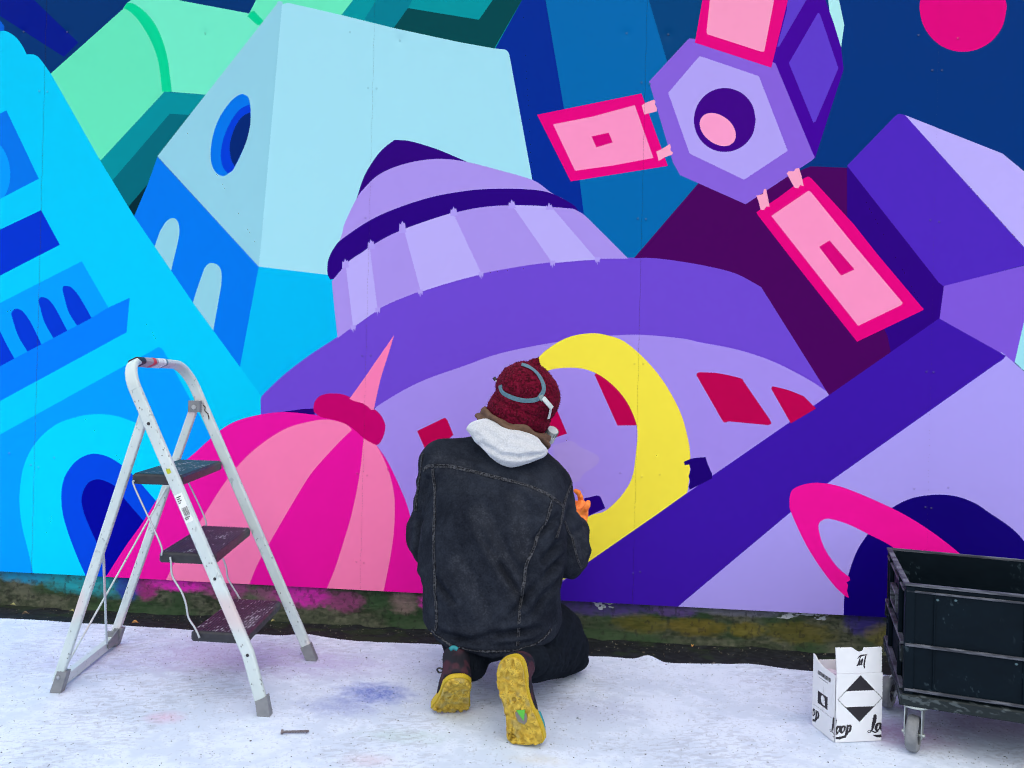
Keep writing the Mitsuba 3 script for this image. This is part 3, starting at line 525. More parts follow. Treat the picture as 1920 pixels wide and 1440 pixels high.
mat('soil', lambda p, n, uv: mix(mix((0.0025, 0.004, 0.0065), (0.010, 0.013, 0.016), smoothstep(0.4, 0.8, fbm(p.x * 45, p.y * 60, 1.0, 3))), (0.008, 0.016, 0.007), smoothstep(0.58, 0.72, fbm(p.x * 8, p.y * 14, 3.0, 3))), 0.7, 0.4,
    bump=lambda p, n, uv: 0.004 * fbm(p.x * 120, p.y * 120, 1.0, 2))
sx = np.arange(-1.6, 5.2, 0.012)
add('soil_strip', heightfield(sx, np.arange(-0.42, 0.03, 0.009), soil_height), 'soil', smooth=True, kind='structure', label='strip of dark damp soil and grit between the sheet and the low wall')
crumbs = []
mat('grit', lambda p, n, uv: mix((0.03, 0.025, 0.02), (0.22, 0.2, 0.15), smoothstep(0.55, 0.9, mikit.cell_rand(p.x * 90, p.y * 90, 1.0))), 0.8, 0.3)
ico = trimesh.creation.icosphere(subdivisions=0)
for k in range(1500):
    x, y = rng.uniform(-0.8, 4.1), -0.005 - 0.24 * rng.random() ** 1.3
    r = rng.choice([0.0015, 0.0022, 0.003, 0.0045], p=[0.45, 0.3, 0.18, 0.07])
    m = ico.copy(); m.vertices = m.vertices * r * rng.uniform(0.5, 1.2, 3) * rng.uniform(0.8, 1.2, (12, 1)); m.apply_translation((x, y, float(soil_height(np.array(x), np.array(y))) + r * 0.3)); crumbs.append(m)
add('grit', cat(crumbs), 'grit', kind='stuff', label='loose grit and crumbs scattered along the foot of the low wall', category='grit')

EDGE = np.array([(-6, -0.19)] + [(a, b) for a, b, c in [(-0.3725, -0.1886, 0.01), (-0.1715, -0.1841, 0.01), (0.0053, -0.1837, 0.01), (0.2605, -0.192, 0.01), (0.533, -0.1962, 0.01), (0.8227, -0.1963, 0.01), (1.014, -0.1987, 0.01), (1.3215, -0.2083, 0.01), (1.5723, -0.199, 0.01), (1.936, -0.2166, 0.01), (2.2772, -0.2291, 0.01), (2.4389, -0.2329, 0.01), (2.5059, -0.2526, 0.01), (2.5435, -0.2584, 0.01), (2.6711, -0.249, 0.01), (2.8812, -0.2436, 0.01), (3.1255, -0.2556, 0.01), (3.392, -0.2457, 0.01), (3.8796, -0.2596, 0.01)]] + [(9, -0.25)])


def sheet():
    X = np.concatenate([np.arange(-6, -0.9, 0.3), np.arange(-0.9, 4.2, 0.014), np.arange(4.2, 9, 0.3)])
    d = np.concatenate([np.arange(0, 0.1, 0.009), np.arange(0.1, 1.6, 0.02), np.geomspace(1.62, 6, 12)])
    GX, D = np.meshgrid(X, d, indexing='ij'); p0 = np.stack([GX, 0 * GX, 0 * GX], -1)
    wob = 0.005 * (meshkit.fbm(p0 * 9, 3, 2) - 0.5) + 0.004 * (meshkit.fbm(p0 * 45, 2, 5) - 0.5)
    GY = np.interp(GX, EDGE[:, 0], EDGE[:, 1]) + wob * np.exp(-D / 0.1) - D
    p = np.stack([GX, GY, 0 * GX], -1)
    z = -0.003 + 0.004 * meshkit.fbm(p * [3, 5, 1], 3, 11) + 0.0012 * meshkit.fbm(p * [25, 30, 1], 2, 12)
    lift = 0.008 * np.clip(meshkit.fbm(p0 * 4.5, 3, 21) - 0.35, 0, 1) + 0.022 * np.exp(-((GX - 2.49) / 0.035) ** 2) + 0.012 * np.exp(-((GX - 1.05) / 0.09) ** 2) + 0.01 * np.exp(-((GX - 2.9) / 0.12) ** 2)
    z += lift * np.exp(-(D / 0.05) ** 1.5) + 0.004 * np.clip(np.exp(-D / 0.03), 0, 1)
    for x0, y0, x1, y1, a, w in ((0.1, -0.5, 0.75, -0.28, 0.006, 0.02), (0.3, -0.75, 1.25, -0.52, 0.005, 0.025), (1.2, -0.55, 1.7, -0.45, 0.004, 0.02), (2.3, -0.6, 2.9, -0.42, 0.004, 0.02), (1.9, -1.3, 2.05, -0.9, 0.004, 0.012), (2.52, -0.24, 2.62, -0.62, 0.007, 0.025)):
        ds, t = segdist(p.reshape(-1, 3), (x0, y0, 0), (x1, y1, 0)); z += (a * np.exp(-(ds / w) ** 2)).reshape(z.shape)
    v = np.column_stack([GX.ravel(), GY.ravel(), z.ravel()]); m = len(d)
    I = np.arange(len(X) - 1)[:, None] * m + np.arange(m - 1)
    F = np.vstack([np.stack([I, I + 1, I + m + 1], -1).reshape(-1, 3), np.stack([I, I + m + 1, I + m], -1).reshape(-1, 3)])
    return trimesh.Trimesh(v, F, process=False)


MIST_AND_SHADE = [  # x, y, radius x, radius y, colour, strength: spray mist, with wall bounce and crate shade painted in as purple
    (*(1.4928, -0.731, 0)[:2], 0.155, 0.105, (0.10, 0.15, 0.50), 0.8), (*(1.4178, -0.8584, 0)[:2], 0.16, 0.09, (0.16, 0.19, 0.5), 0.45), (*(0.8869, -1.0274, 0)[:2], 0.07, 0.05, (0.62, 0.28, 0.45), 0.4),
    (*(0.83, -0.4602, 0)[:2], 0.42, 0.22, (0.42, 0.31, 0.55), 0.55), (*(1.2107, -0.4856, 0)[:2], 0.3, 0.16, (0.40, 0.34, 0.6), 0.5), (*(0.3611, -0.6001, 0)[:2], 0.35, 0.15, (0.42, 0.40, 0.62), 0.4),  # lavender by the wall: partly mist, partly painted colour bounce
    (*(1.6825, -1.0398, 0)[:2], 0.16, 0.06, (0.32, 0.46, 0.42), 0.4), (*(1.6117, -1.2072, 0)[:2], 0.09, 0.05, (0.6, 0.4, 0.44), 0.35), (*(2.1057, -1.1327, 0)[:2], 0.10, 0.04, (0.55, 0.48, 0.3), 0.3),
    (*(2.9676, -0.6996, 0)[:2], 0.12, 0.06, (0.3, 0.42, 0.56), 0.4), (*(3.2681, -0.7755, 0)[:2], 0.2, 0.12, (0.42, 0.22, 0.42), 0.55), (*(3.5852, -0.6658, 0)[:2], 0.35, 0.12, (0.36, 0.26, 0.45), 0.5), (*(2.2459, -0.7486, 0)[:2], 0.25, 0.12, (0.36, 0.38, 0.56), 0.35), (*(1.7566, -0.4798, 0)[:2], 0.2, 0.1, (0.38, 0.36, 0.6), 0.3)]  # the purple tints under the crate paint in its shade


def sheet_color(p, n, uv):
    f1 = fbm(p.x * 30, p.y * 40, 1.0, 3); f2 = fbm(p.x * 150, p.y * 170, 2.0, 2); f3 = fbm(p.x * 4, p.y * 6, 3.0, 3)
    c = mix((0.50, 0.575, 0.715), (0.60, 0.675, 0.82), smoothstep(0.35, 0.65, f3 * 0.5 + f1 * 0.5))
    for x, y, rx, ry, col, s in MIST_AND_SHADE:
        d = dr.sqrt(dr.square((p.x - x) / rx) + dr.square((p.y - y) / ry)) + 0.5 * (f1 - 0.5)
        c = mix(c, col, s * smoothstep(1.3, 0.1, d) * (0.75 + 0.35 * smoothstep(0.35, 0.62, f2)))
    c = mix(c, (0.24, 0.25, 0.31), smoothstep(0.56, 0.76, f2 * 0.65 + f1 * 0.35) * 0.3)      # trodden-in grime
    st = fbm(p.x * 34 + 30 * p.y, p.y * 120 - 40 * p.x, 6.0, 2) * smoothstep(0.4, 0.62, fbm(p.x * 3, p.y * 3, 8.0, 2))
    c = mix(c, (0.22, 0.23, 0.30), smoothstep(0.48, 0.64, st) * 0.25)      # scuffs
    for s, r, k, q in ((34.0, 0.09, 0.94, 1.0), (75.0, 0.14, 0.93, 2.0)):
        d1, d2, w = voronoi(p.x * s + 3 * q, p.y * s)
        c = mix(c, (0.02, 0.02, 0.035), dr.select(w > k, smoothstep(r * 1.2, r * 0.7, d1 + 0.1 * (f2 - 0.5)), 0.0))      # flecks of paint and grit
    return c


mat('sheet_cloth', sheet_color, 0.85, 0.2, bump=lambda p, n, uv: 0.0016 * fbm(p.x * 60, p.y * 80, 1.0, 3) + 0.0006 * fbm(p.x * 300, p.y * 300, 2.0, 2), scale=1.0)
add('ground_sheet', sheet(), 'sheet_cloth', smooth=True, label='large dirty white ground sheet spread below the mural, stained with spray mist and painted shade', category='ground sheet')
bits = []
for k in range(150):
    x, y = rng.uniform(-0.3, 3.9), -0.3 - 1.2 * rng.random()
    r = rng.choice([0.0012, 0.002, 0.0032], p=[0.6, 0.3, 0.1])
    m = ico.copy(); m.vertices = m.vertices * r * rng.uniform(0.5, 1.4, 3); m.apply_translation((x, y, -0.0005 + r * 0.3)); bits.append(m)
mat('fleck', (0.02, 0.02, 0.03), 0.7, 0.3)
add('paint_flecks', cat(bits), 'fleck', kind='stuff', label='tiny dark dried flecks lying on the white ground sheet', category='paint flecks')


# fallen leaves by the wall
def leaf(o, L, W, ang, curl):
    n = 7; t = np.linspace(0, 1, n); w = W * np.sin(np.pi * t ** 0.8) ** 0.8 / 2 + 0.0004
    v = np.vstack([np.column_stack([t * L, s * w, curl * (np.sin(np.pi * t) * 0.5 + (abs(s) * 0.8) * (w / (W / 2)) ** 2) * L * 0.35]) for s in (-1, 0, 1)]); f = []
    for i in range(n - 1):
        for a in (0, 1): p, q2 = a * n + i, (a + 1) * n + i; f += [[p, p + 1, q2 + 1], [p, q2 + 1, q2]]
    return rotz(trimesh.Trimesh(v, f, process=False), ang, o)


mat('leaf_orange', lambda p, n, uv: mix((0.42, 0.16, 0.03), (0.55, 0.30, 0.08), fbm(p.x * 150, p.y * 150, 1.0, 2)), 0.6)
mat('leaf_yellow', lambda p, n, uv: mix((0.30, 0.27, 0.08), (0.42, 0.38, 0.16), fbm(p.x * 150, p.y * 150, 1.0, 2)), 0.6)
mat('leaf_brown', (0.16, 0.10, 0.05), 0.7)
for px, L, a, m, lab in (((0.2532, -0.1965, 0.018), 0.030, 20, 'leaf_orange', 'curled orange fallen leaf at the sheet edge behind the ladder'), ((2.6791, -0.1512, 0.04), 0.022, 80, 'leaf_orange', 'orange brown fallen leaf on the soil to the right of the kneeling person'),
                         ((-0.0921, -0.1147, 0.03), 0.022, -10, 'leaf_yellow', 'pale yellow fallen leaf on the soil left of the ladder'), ((-0.4116, -0.0794, 0.03), 0.024, 10, 'leaf_yellow', 'dull yellow fallen leaf at the far left foot of the wall'),
                         ((0.8503, -0.1047, 0.03), 0.022, 40, 'leaf_yellow', 'small yellow leaf on the soil under the lowest ladder step'), ((-0.2877, -0.1663, 0.02), 0.03, 25, 'leaf_brown', 'thin brown leaf by the left end of the sheet edge')):
    add('fallen_leaf', leaf(px, L, L * 0.5, a, 0.9), m, smooth=True, label=lab, category='leaf')

# the bolt on the sheet
p, q = np.array((1.3052, -1.084, 0.007)), np.array((1.3826, -1.066, 0.006)); d = (q - p) / np.linalg.norm(q - p)
mat('rusty_steel', lambda p, n, uv: mix((0.10, 0.08, 0.10), (0.25, 0.23, 0.24), fbm(p.x * 400, p.y * 400, 1.0, 2)), 0.5, 0.5, 0.6)
tag('bolt', 'small rusty grey bolt lying on the sheet in front of the ladder', 'bolt')
thread = [(0.0034 + 0.0006 * (k % 2), 0.012 + k * 0.0009) for k in range(int((np.linalg.norm(q - p) - 0.012) / 0.0009))]
add('bolt__shank', lathe([(0.0, -0.001), (0.0036, 0.0), (0.0036, 0.012)] + thread + [(0.0, thread[-1][1] + 0.001)], p, d, 10), 'rusty_steel', smooth=40)
add('bolt__head', lathe([(0.0, -0.007), (0.0066, -0.0065), (0.0074, -0.0055), (0.0074, 0.0), (0.0, 0.0002)], p, d, 6), 'rusty_steel')

# ------------------------------------------------------------------ step ladder
LADDER_O, LADDER_SKEW = np.array([1.226, -0.960, 0.001]), -0.12      # the old frame stands a little askew


def lad(m):
    m = m.copy(); v = np.asarray(m.vertices).copy(); v[:, 0] += LADDER_SKEW * v[:, 1]; m.vertices = v + LADDER_O; return m


def ladder_paint(p, n, uv):
    c = mix((0.43, 0.51, 0.52), (0.56, 0.63, 0.65), fbm(p.x * 12, p.y * 12, p.z * 12, 2))
    c = mix(c, (0.62, 0.40, 0.42), smoothstep(0.58, 0.7, fbm(p.x * 5 + 3, p.y * 5, p.z * 3, 2)) * 0.5)      # pink paint mist
    s = smoothstep(0.70, 0.76, fbm(p.x * 90, p.y * 90, p.z * 40, 3))
    c = mix(c, (0.22, 0.24, 0.27), s * 0.5)
    return mix(c, (0.03, 0.03, 0.04), smoothstep(0.975, 0.98, mikit.cell_rand(p.x * 230, p.y * 230, p.z * 190)) * 0.7 * smoothstep(0.5, 0.65, noise(p.x * 20, p.y * 20, p.z * 20)))


mat('ladder_paint', ladder_paint, lambda p, n, uv: 0.32 + 0.2 * fbm(p.x * 20, p.y * 20, p.z * 20, 2), 0.5, bump=lambda p, n, uv: 0.0006 * fbm(p.x * 60, p.y * 60, p.z * 60, 2))
mat('grey_plastic', lambda p, n, uv: mix((0.15, 0.16, 0.18), (0.22, 0.23, 0.25), fbm(p.x * 60, p.y * 60, p.z * 60, 2)), 0.55, 0.4)
mat('dark_plastic', lambda p, n, uv: mix((0.008, 0.008, 0.012), (0.03, 0.03, 0.04), fbm(p.x * 60, p.y * 60, p.z * 60, 2)), 0.45, 0.45)
mat('wire', (0.50, 0.53, 0.55), 0.35, 0.5, 0.6)
mat('bare_metal', (0.45, 0.46, 0.48), 0.38, 0.5, 0.85)


def tread_color(p, n, uv):
    u, v = p.x - 0.2 * p.y, p.y
    base = mix((0.012, 0.010, 0.022), (0.05, 0.035, 0.075), fbm(p.x * 40, p.y * 40, p.z * 9, 2))
    base = mix(base, (0.012, 0.07, 0.09), smoothstep(0.64, 0.76, p.z + 0.06 * fbm(p.x * 20, p.y * 20, 1.0, 2)) * 0.8)      # teal paint worn into the top tread
    w = fbm(u * 150, v * 26, p.z * 30, 3) * 0.6 + fbm(u * 14, v * 9, p.z * 7 + 3, 2) * 0.4
    return mix(base, (0.36, 0.38, 0.44), smoothstep(0.58, 0.66, w) * smoothstep(0.2, 0.8, n.z) * 0.85)


mat('tread_rubber', tread_color, 0.5, 0.4)
tag('step_ladder', 'white metal three step ladder with dark ribbed treads standing open before the cyan tower', 'step ladder')
SL = -0.484      # the front rails lean back by this much per metre of height
al = math.atan(-SL); up = np.array([-math.sin(al), 0, math.cos(al)]); nrm = np.array([math.cos(al), 0, math.sin(al)])
W = 0.515
H, R = 1.152, 0.105
Ls = H / math.cos(al)
path = [up * s for s in np.linspace(0.045, 0.19, 4)] + [up * s for s in np.linspace(0.22, Ls - R, 10)]
y0 = np.array([0, 1.0, 0])
c1 = up * (Ls - R) + y0 * R
path += [c1 - y0 * R * math.cos(t) + up * R * math.sin(t) for t in np.linspace(0.15, math.pi / 2, 9)]
half = [p + np.array([-0.033 * max(0, 1 - p[2] / 0.2), 0, 0]) for p in path]
mirror = [p * [1, -1, 1] + [0, W, 0] for p in path[::-1]]
rail = np.array(half + mirror)
n_up = len(half)
prof = rrect(0.043, 0.023, 0.009)
# the bent rail is one tube; the two uprights and the hoop between them are told apart where the bends begin
k0 = 14
add('step_ladder__rail', lad(sweep(rail[:k0], prof, nrm)), 'ladder_paint', smooth=40, label='front rail nearest the camera')
add('step_ladder__rail', lad(sweep(rail[-k0:], prof, nrm)), 'ladder_paint', smooth=40, label='front rail nearest the wall')
add('step_ladder__top_hoop', lad(sweep(rail[k0 - 1:len(rail) - k0 + 1], prof, nrm)), 'ladder_paint', smooth=40)
# sticker strip on the hoop
hm = Ls * up
segs = (((0.02, 0.02, 0.03), 0.075, 0.125), ((0.35, 0.30, 0.33), 0.125, 0.30), ((0.55, 0.04, 0.05), 0.185, 0.208), ((0.62, 0.66, 0.68), 0.225, 0.265), ((0.12, 0.2, 0.24), 0.29, 0.305), ((0.7, 0.74, 0.76), 0.27, 0.29))
for j, (c, a, b) in enumerate(segs):
    t = 0.0006 if j in (0, 1) else 0.0011
    pts = [hm + y0 * y + np.array([0, 0, 0]) for y in np.linspace(a, b, 6)]
    mat(f'sticker_{j}', c, 0.5)
    add('step_ladder__top_hoop__sticker', lad(sweep(pts, rrect(0.043 + 2 * t, 0.023 + 2 * t, 0.009), nrm)), f'sticker_{j}', smooth=40)
# feet
for y, kx in ((0.0, -0.033), (W, 0.0)):
    b = np.array([kx, 0, 0])
    m = hull([(b + up * s + nrm * (w * u) + y0 * (y + w2 * v) + np.array([0.25 * s if kx else 0, 0, 0])) * np.array([1, 1, 1 if s > 0.01 else 0]) for s, w, w2 in ((0.0, 0.024, 0.017), (0.062, 0.022, 0.0135)) for u in (-1, 1) for v in (-1, 1)])
    add('step_ladder__foot', lad(m), 'grey_plastic')
# rear frame
rear_top = lambda y: np.array([SL * 0.985 - (0.030 if y > 0.2 else 0.010), y, 0.985])
rear_foot = lambda y: np.array([-0.804 - 0.038 * (y - 0.068) / 0.471, y, 0.035])
for y, yt, lab in ((0.068, 0.026, 'rear leg nearest the camera with a pink paint haze'), (0.535, W - 0.02, 'rear leg nearest the wall')):
    a, b = rear_foot(y), rear_top(yt); d = (b - a) / np.linalg.norm(b - a)
    add('step_ladder__rear_leg', lad(sweep([a + (b - a) * t for t in np.linspace(0, 1, 6)], rrect(0.021, 0.034, 0.006), y0)), 'ladder_paint', smooth=40, label=lab)
    m = hull([rear_top(yt) + np.array([sx * 0.024, sy * 0.014, sz * 0.030]) + nrm * 0.004 for sx in (-1, 1) for sy in (-1, 1) for sz in (-0.7, 0.8)] if yt > 0.1 else [rear_top(yt) + np.array([sx * 0.012, sy * 0.012, sz * 0.016]) for sx in (-1, 1) for sy in (-1, 1) for sz in (-1, 1)])
    pk = add('step_ladder__pivot_bracket', lad(m), 'grey_plastic')
    for s in (-1, 1):
        add(pk + '__rivet', lad(lathe([(0.010, 0), (0.009, 0.003), (0.004, 0.0036), (0.0, 0.002)], rear_top(yt) + [0.004, s * 0.0145, 0], (0, s, 0), 12)), 'bare_metal', smooth=40)
    m = hull([rear_foot(y) * [1, 1, 0] + np.array([sx * w, sy * 0.014, z]) + d * [1, 0, 0] * z for z, w in ((0.0, 0.020), (0.075, 0.018)) for sx in (-1, 1) for sy in (-1, 1)])
    fk = add('step_ladder__rear_foot', lad(m), 'grey_plastic')
    add(fk + '__bolt', lad(lathe([(0.006, 0), (0.006, 0.003), (0.0, 0.004)], rear_foot(y) + [0.012, -0.0145, 0.02], (0, -1, 0), 8)), 'bare_metal')
add('step_ladder__crossbar', lad(hull([rear_foot(y_) * [1, 1, 0] + np.array([dx, 0, dz]) for y_ in (0.085, 0.515) for dx in (-0.013, 0.013) for dz in (0.010, 0.042)])), 'ladder_paint')
mk = lad(cat([hull([np.array([-0.840, 0.512, 0.04]) + np.array(o) for o in ((-0.022, 0, -0.035), (0.022, 0, -0.035), (-0.022, 0, 0.025), (0.026, 0, 0.025), (-0.022, 0.006, -0.035), (0.022, 0.006, -0.035), (-0.022, 0.006, 0.025), (0.026, 0.006, 0.025))]),
              hull([np.array([-0.834, 0.44, 0.02]) + np.array(o) for o in ((0.016, 0, 0.0), (0.016, 0, 0.026), (0.016, 0.08, -0.004), (0.016, 0.08, 0.055), (0.020, 0, 0.0), (0.020, 0, 0.026), (0.020, 0.08, -0.004), (0.020, 0.08, 0.055))])]))
add('step_ladder__corner_bracket', mk, 'grey_plastic')
def leg_at(y, z):
    a, b = (rear_foot(0.068), rear_top(0.026)) if y < 0.2 else (rear_foot(0.535), rear_top(W - 0.02))
    return a + (b - a) * (z - 0.035) / 0.95


add('step_ladder__brace', lad(tube([rear_foot(0.085) + [0.012, 0, 0.03], leg_at(W - 0.03, 0.66) + [0.006, -0.01, 0]], 0.0036, 8)), 'ladder_paint', smooth=40)
add('step_ladder__brace', lad(tube([rear_foot(0.44) + [0.012, 0, 0.005], leg_at(0.03, 0.50) + [0.008, 0.008, 0]], 0.0045, 8)), 'ladder_paint', smooth=40)
# treads
STEPS = [(z, SL * z - d, SL * z + f) for z, d, f in ((0.772, 0.150, 0.030), (0.512, 0.172, 0.028), (0.255, 0.178, 0.020))]
def askew(m):      # the treads sit a little twisted, the lowest one sags towards the wall
    v = np.asarray(m.vertices).copy(); low = v[:, 2].mean() < 0.3
    v[:, 0] -= (0.050 if low else 0.085) * v[:, 1]
    if low: v[:, 2] -= 0.055 * v[:, 1]
    m.vertices = v; return m


for z, xa, xb in STEPS:
    ya, yb = 0.016, W - 0.016
    tk = add('step_ladder__tread', lad(askew(box((xa, ya, z - 0.034), (xb, yb, z), 0.006))), 'dark_plastic')
    ribs = [box((x - 0.0032, ya + 0.008, z - 0.001), (x + 0.0032, yb - 0.008, z + 0.0028), 0.0012) for x in np.arange(xa + 0.010, xb - 0.006, 0.0105)]
    add(tk + '__ribbed_mat', lad(askew(cat(ribs))), 'tread_rubber')
    for y, s in ((ya, -1), (yb, 1)):
        x = xb - 0.022 - (0.05 if z < 0.3 else 0.085) * y; zz = z - (0.055 * y if z < 0.3 else 0)
        add(tk + '__pin', lad(cyl((x, y + s * 0.018, zz - 0.022), (x, y - s * 0.006, zz - 0.022), 0.0065, n=10)), 'bare_metal', smooth=40)
for y in (0.008, W - 0.008):
    (z0, a0, b0), (z1, a1, b1), (z2, a2, b2) = STEPS
    a0, a1, a2, z2 = a0 - 0.085 * y, a1 - 0.085 * y, a2 - 0.05 * y, z2 - 0.055 * y
    p = spline([(a0 + 0.012, y, z0 - 0.02), (a0 + 0.015, y, z0 - 0.045), (a1 + 0.005, y, z1 + 0.035), (a1 + 0.012, y, z1 - 0.008)], 6)
    add('step_ladder__link_wire', lad(tube(p, 0.0032, 6)), 'wire', smooth=True)
    p = spline([(a1 + 0.042, y, z1 - 0.012), (a1 + 0.046, y, z1 - 0.03), (a1 + 0.052, y, z1 - 0.075), (a1 + 0.085, y, z1 - 0.125), (a1 + 0.102, y, z1 - 0.165), (a1 + 0.112, y, z1 - 0.21), (a2 + 0.018, y, z2 + 0.012), (a2 + 0.034, y, z2 - 0.018)], 6)
    add('step_ladder__link_wire', lad(tube(p, 0.0036, 6)), 'wire', smooth=True)
# labels and rivets on the near rail
face = lambda s, v=0.0: up * s + nrm * v - y0 * 0.0116


def rail_plate(s0, s1, v0, v1, lift=0.0006):
    v = np.array([face(s, w) - y0 * lift for s in (s0, s1) for w in (v0, v1)])
    return lad(trimesh.Trimesh(v, [[0, 1, 3], [0, 3, 2]], process=False))


mat('white_label', (0.74, 0.76, 0.78), 0.5); mat('yellow_label', (0.42, 0.45, 0.02), 0.5); mat('black_ink', (0.012, 0.012, 0.014), 0.5)
rk = 'step_ladder__rail'
at = lambda z: z / math.cos(al)
sk_ = add(rk + '__paper_label', rail_plate(at(0.625), at(0.715), -0.0155, 0.0125), 'white_label')
bars = [rail_plate(at(0.645 + 0.0), at(0.672), v, v + w, 0.001) for v, w in ((-0.010, 0.002), (-0.006, 0.003), (-0.0015, 0.0012), (0.001, 0.0026), (0.0055, 0.001), (0.0075, 0.0022))]
bars += [rail_plate(at(s), at(s + 0.003), -0.013, -0.013 + w, 0.001) for s, w in ((0.705, 0.018), (0.699, 0.012), (0.693, 0.015), (0.687, 0.009), (0.639, 0.019), (0.634, 0.014))]
add(rk + '__barcode', cat(bars), 'black_ink')
add(rk + '__yellow_sticker', rail_plate(at(0.782), at(0.797), -0.008, 0.006), 'yellow_label')
for z, r in ((0.945, 0.0055), (0.44, 0.0055), (0.195, 0.0055), (0.84, 0.0018), (0.76, 0.0018), (1.02, 0.0014)):
    add(rk + '__rivet', lad(lathe([(r, 0), (r, 0.0015), (r * 0.6, 0.0022), (0, 0.0012)], face(at(z)), (0, -1, 0), 10)), 'dark_plastic', smooth=40)
scr = spline([(0, 0.0), (0.004, 0.02), (-0.002, 0.038), (0.005, 0.05), (0.001, 0.062)], 6)
fp = lambda a, b: up * (at(0.935) + b) + nrm * (0.006 + a) + y0 * (W - 0.0122)
add(rk + '_001__marker_scrawl', lad(tube([fp(a, b) for a, b in scr], 0.0022, 6)), 'black_ink')

# ------------------------------------------------------------------ the kneeling painter
tag('person', 'person kneeling at the mural, seen from behind in denim jacket and dark red hat', 'person')
F32 = np.float32


def denim_color(p, n, uv):
    a = fbm(p.x * 260, p.z * 260, p.y * 260, 2); b = fbm(p.x * 11, p.z * 9, p.y * 11, 3); c = fbm(p.x * 60, p.z * 45, p.y * 60, 2)
    w = smoothstep(0.25, 0.8, a * 0.35 + b * 0.45 + c * 0.2)
    c_ = mix((0.0042, 0.0060, 0.0118), (0.0215, 0.0268, 0.0405), w)
    k = smoothstep(0.5, 0.75, a * 0.6 + c * 0.4)
    for (x0, z0), (x1, z1), r in (((1.87, 0.66), (2.00, 0.42), 0.035), ((1.99, 0.72), (2.02, 0.55), 0.03), ((1.70, 0.83), (1.80, 0.80), 0.03), ((2.02, 0.77), (2.10, 0.72), 0.03), ((1.80, 0.50), (1.90, 0.34), 0.03), ((2.20, 0.56), (2.22, 0.47), 0.03)):      # washed-out, rubbed streaks in the dye
        t = dr.clip(((p.x - x0) * (x1 - x0) + (p.z - z0) * (z1 - z0)) / ((x1 - x0) ** 2 + (z1 - z0) ** 2), 0, 1)
        d2 = (dr.square(p.x - x0 - t * (x1 - x0)) + dr.square(p.z - z0 - t * (z1 - z0))) / (r * r)
        c_ = mix(c_, (0.058, 0.062, 0.075), (0.3 + 0.7 * k) * smoothstep(1.8, 0.0, d2 + 1.6 * (b - 0.5)) * 0.34)
    return c_


mat('denim', denim_color, 0.9, 0.12, bump=lambda p, n, uv: 0.0005 * fbm(p.x * 420, p.z * 420, p.y * 420, 2) + 0.0012 * fbm(p.x * 50, p.z * 40, p.y * 50, 2))
mat('denim_seam', lambda p, n, uv: mix((0.005, 0.006, 0.010), (0.065, 0.070, 0.085), smoothstep(0.48, 0.72, fbm(p.x * 220, p.z * 220, p.y * 220, 2))), 0.85, 0.2)
mat('seam_thread', lambda p, n, uv: mix((0.03, 0.034, 0.045), (0.11, 0.115, 0.135), fbm(p.x * 300, p.z * 300, p.y * 300, 2)), 0.8, 0.2)
mat('trouser_cloth', lambda p, n, uv: mix((0.002, 0.0035, 0.007), (0.009, 0.013, 0.021), fbm(p.x * 130, p.z * 130, p.y * 130, 3)), 0.9, 0.1, bump=lambda p, n, uv: 0.0012 * fbm(p.x * 60, p.z * 60, p.y * 60, 3))
mat('hood_fleece', lambda p, n, uv: mix((0.42, 0.44, 0.48), (0.54, 0.56, 0.61), smoothstep(0.25, 0.75, fbm(p.x * 420, p.z * 420, p.y * 420, 2))), 0.9, 0.15, sheen=0.3, bump=lambda p, n, uv: 0.0008 * fbm(p.x * 240, p.z * 240, p.y * 240, 2))
mat('hat_wool', lambda p, n, uv: mix(mix((0.040, 0.001, 0.006), (0.145, 0.003, 0.022), smoothstep(0.25, 0.75, fbm(p.x * 170, p.z * 170, p.y * 170, 3))), (0.34, 0.10, 0.15), smoothstep(0.76, 0.84, fbm(p.x * 330, p.z * 330, p.y * 330, 2)) * 0.5), 0.95, 0.1, sheen=0.4)
mat('brown_cloth', lambda p, n, uv: mix((0.075, 0.040, 0.026), (0.15, 0.085, 0.055), fbm(p.x * 90, p.z * 90, p.y * 90, 3)), 0.75, 0.3)
mat('strap_web', lambda p, n, uv: mix((0.05, 0.12, 0.17), (0.12, 0.22, 0.28), fbm(p.x * 300, p.z * 300, p.y * 300, 2)), 0.7, 0.3)
mat('pale_plastic', (0.55, 0.60, 0.60), 0.4, 0.5)
mat('mid_plastic', (0.18, 0.24, 0.25), 0.4, 0.5)
mat('skin', (0.42, 0.22, 0.16), 0.55, 0.35)
mat('glove_rubber', lambda p, n, uv: mix((0.80, 0.16, 0.015), (0.95, 0.27, 0.05), smoothstep(0.35, 0.65, fbm(p.x * 70, p.z * 70, p.y * 70, 2))), 0.5, 0.4, bump=lambda p, n, uv: 0.0015 * fbm(p.x * 130, p.z * 90, p.y * 130, 2))
mat('glove_cuff', (0.85, 0.30, 0.20), 0.5, 0.4)

# joints
hip_l, hip_r = (1.81, -0.70, 0.27), (2.03, -0.69, 0.27)
knee_l, knee_r = (1.76, -0.36, 0.085), (2.165, -0.435, 0.088)
ank_l, ank_r = (1.842, -0.835, 0.17), (2.045, -0.85, 0.185)
sh_l, sh_r = (1.705, -0.62, 0.808), (2.088, -0.605, 0.735)
el_l, el_r = (1.648, -0.60, 0.535), (2.154, -0.60, 0.487)
wr_l, wr_r = (1.76, -0.33, 0.40), (2.190, -0.285, 0.535)
head_c = np.array((1.9942, -0.575, 1.0747))
neck_b = np.array([1.965, -0.60, 0.86])

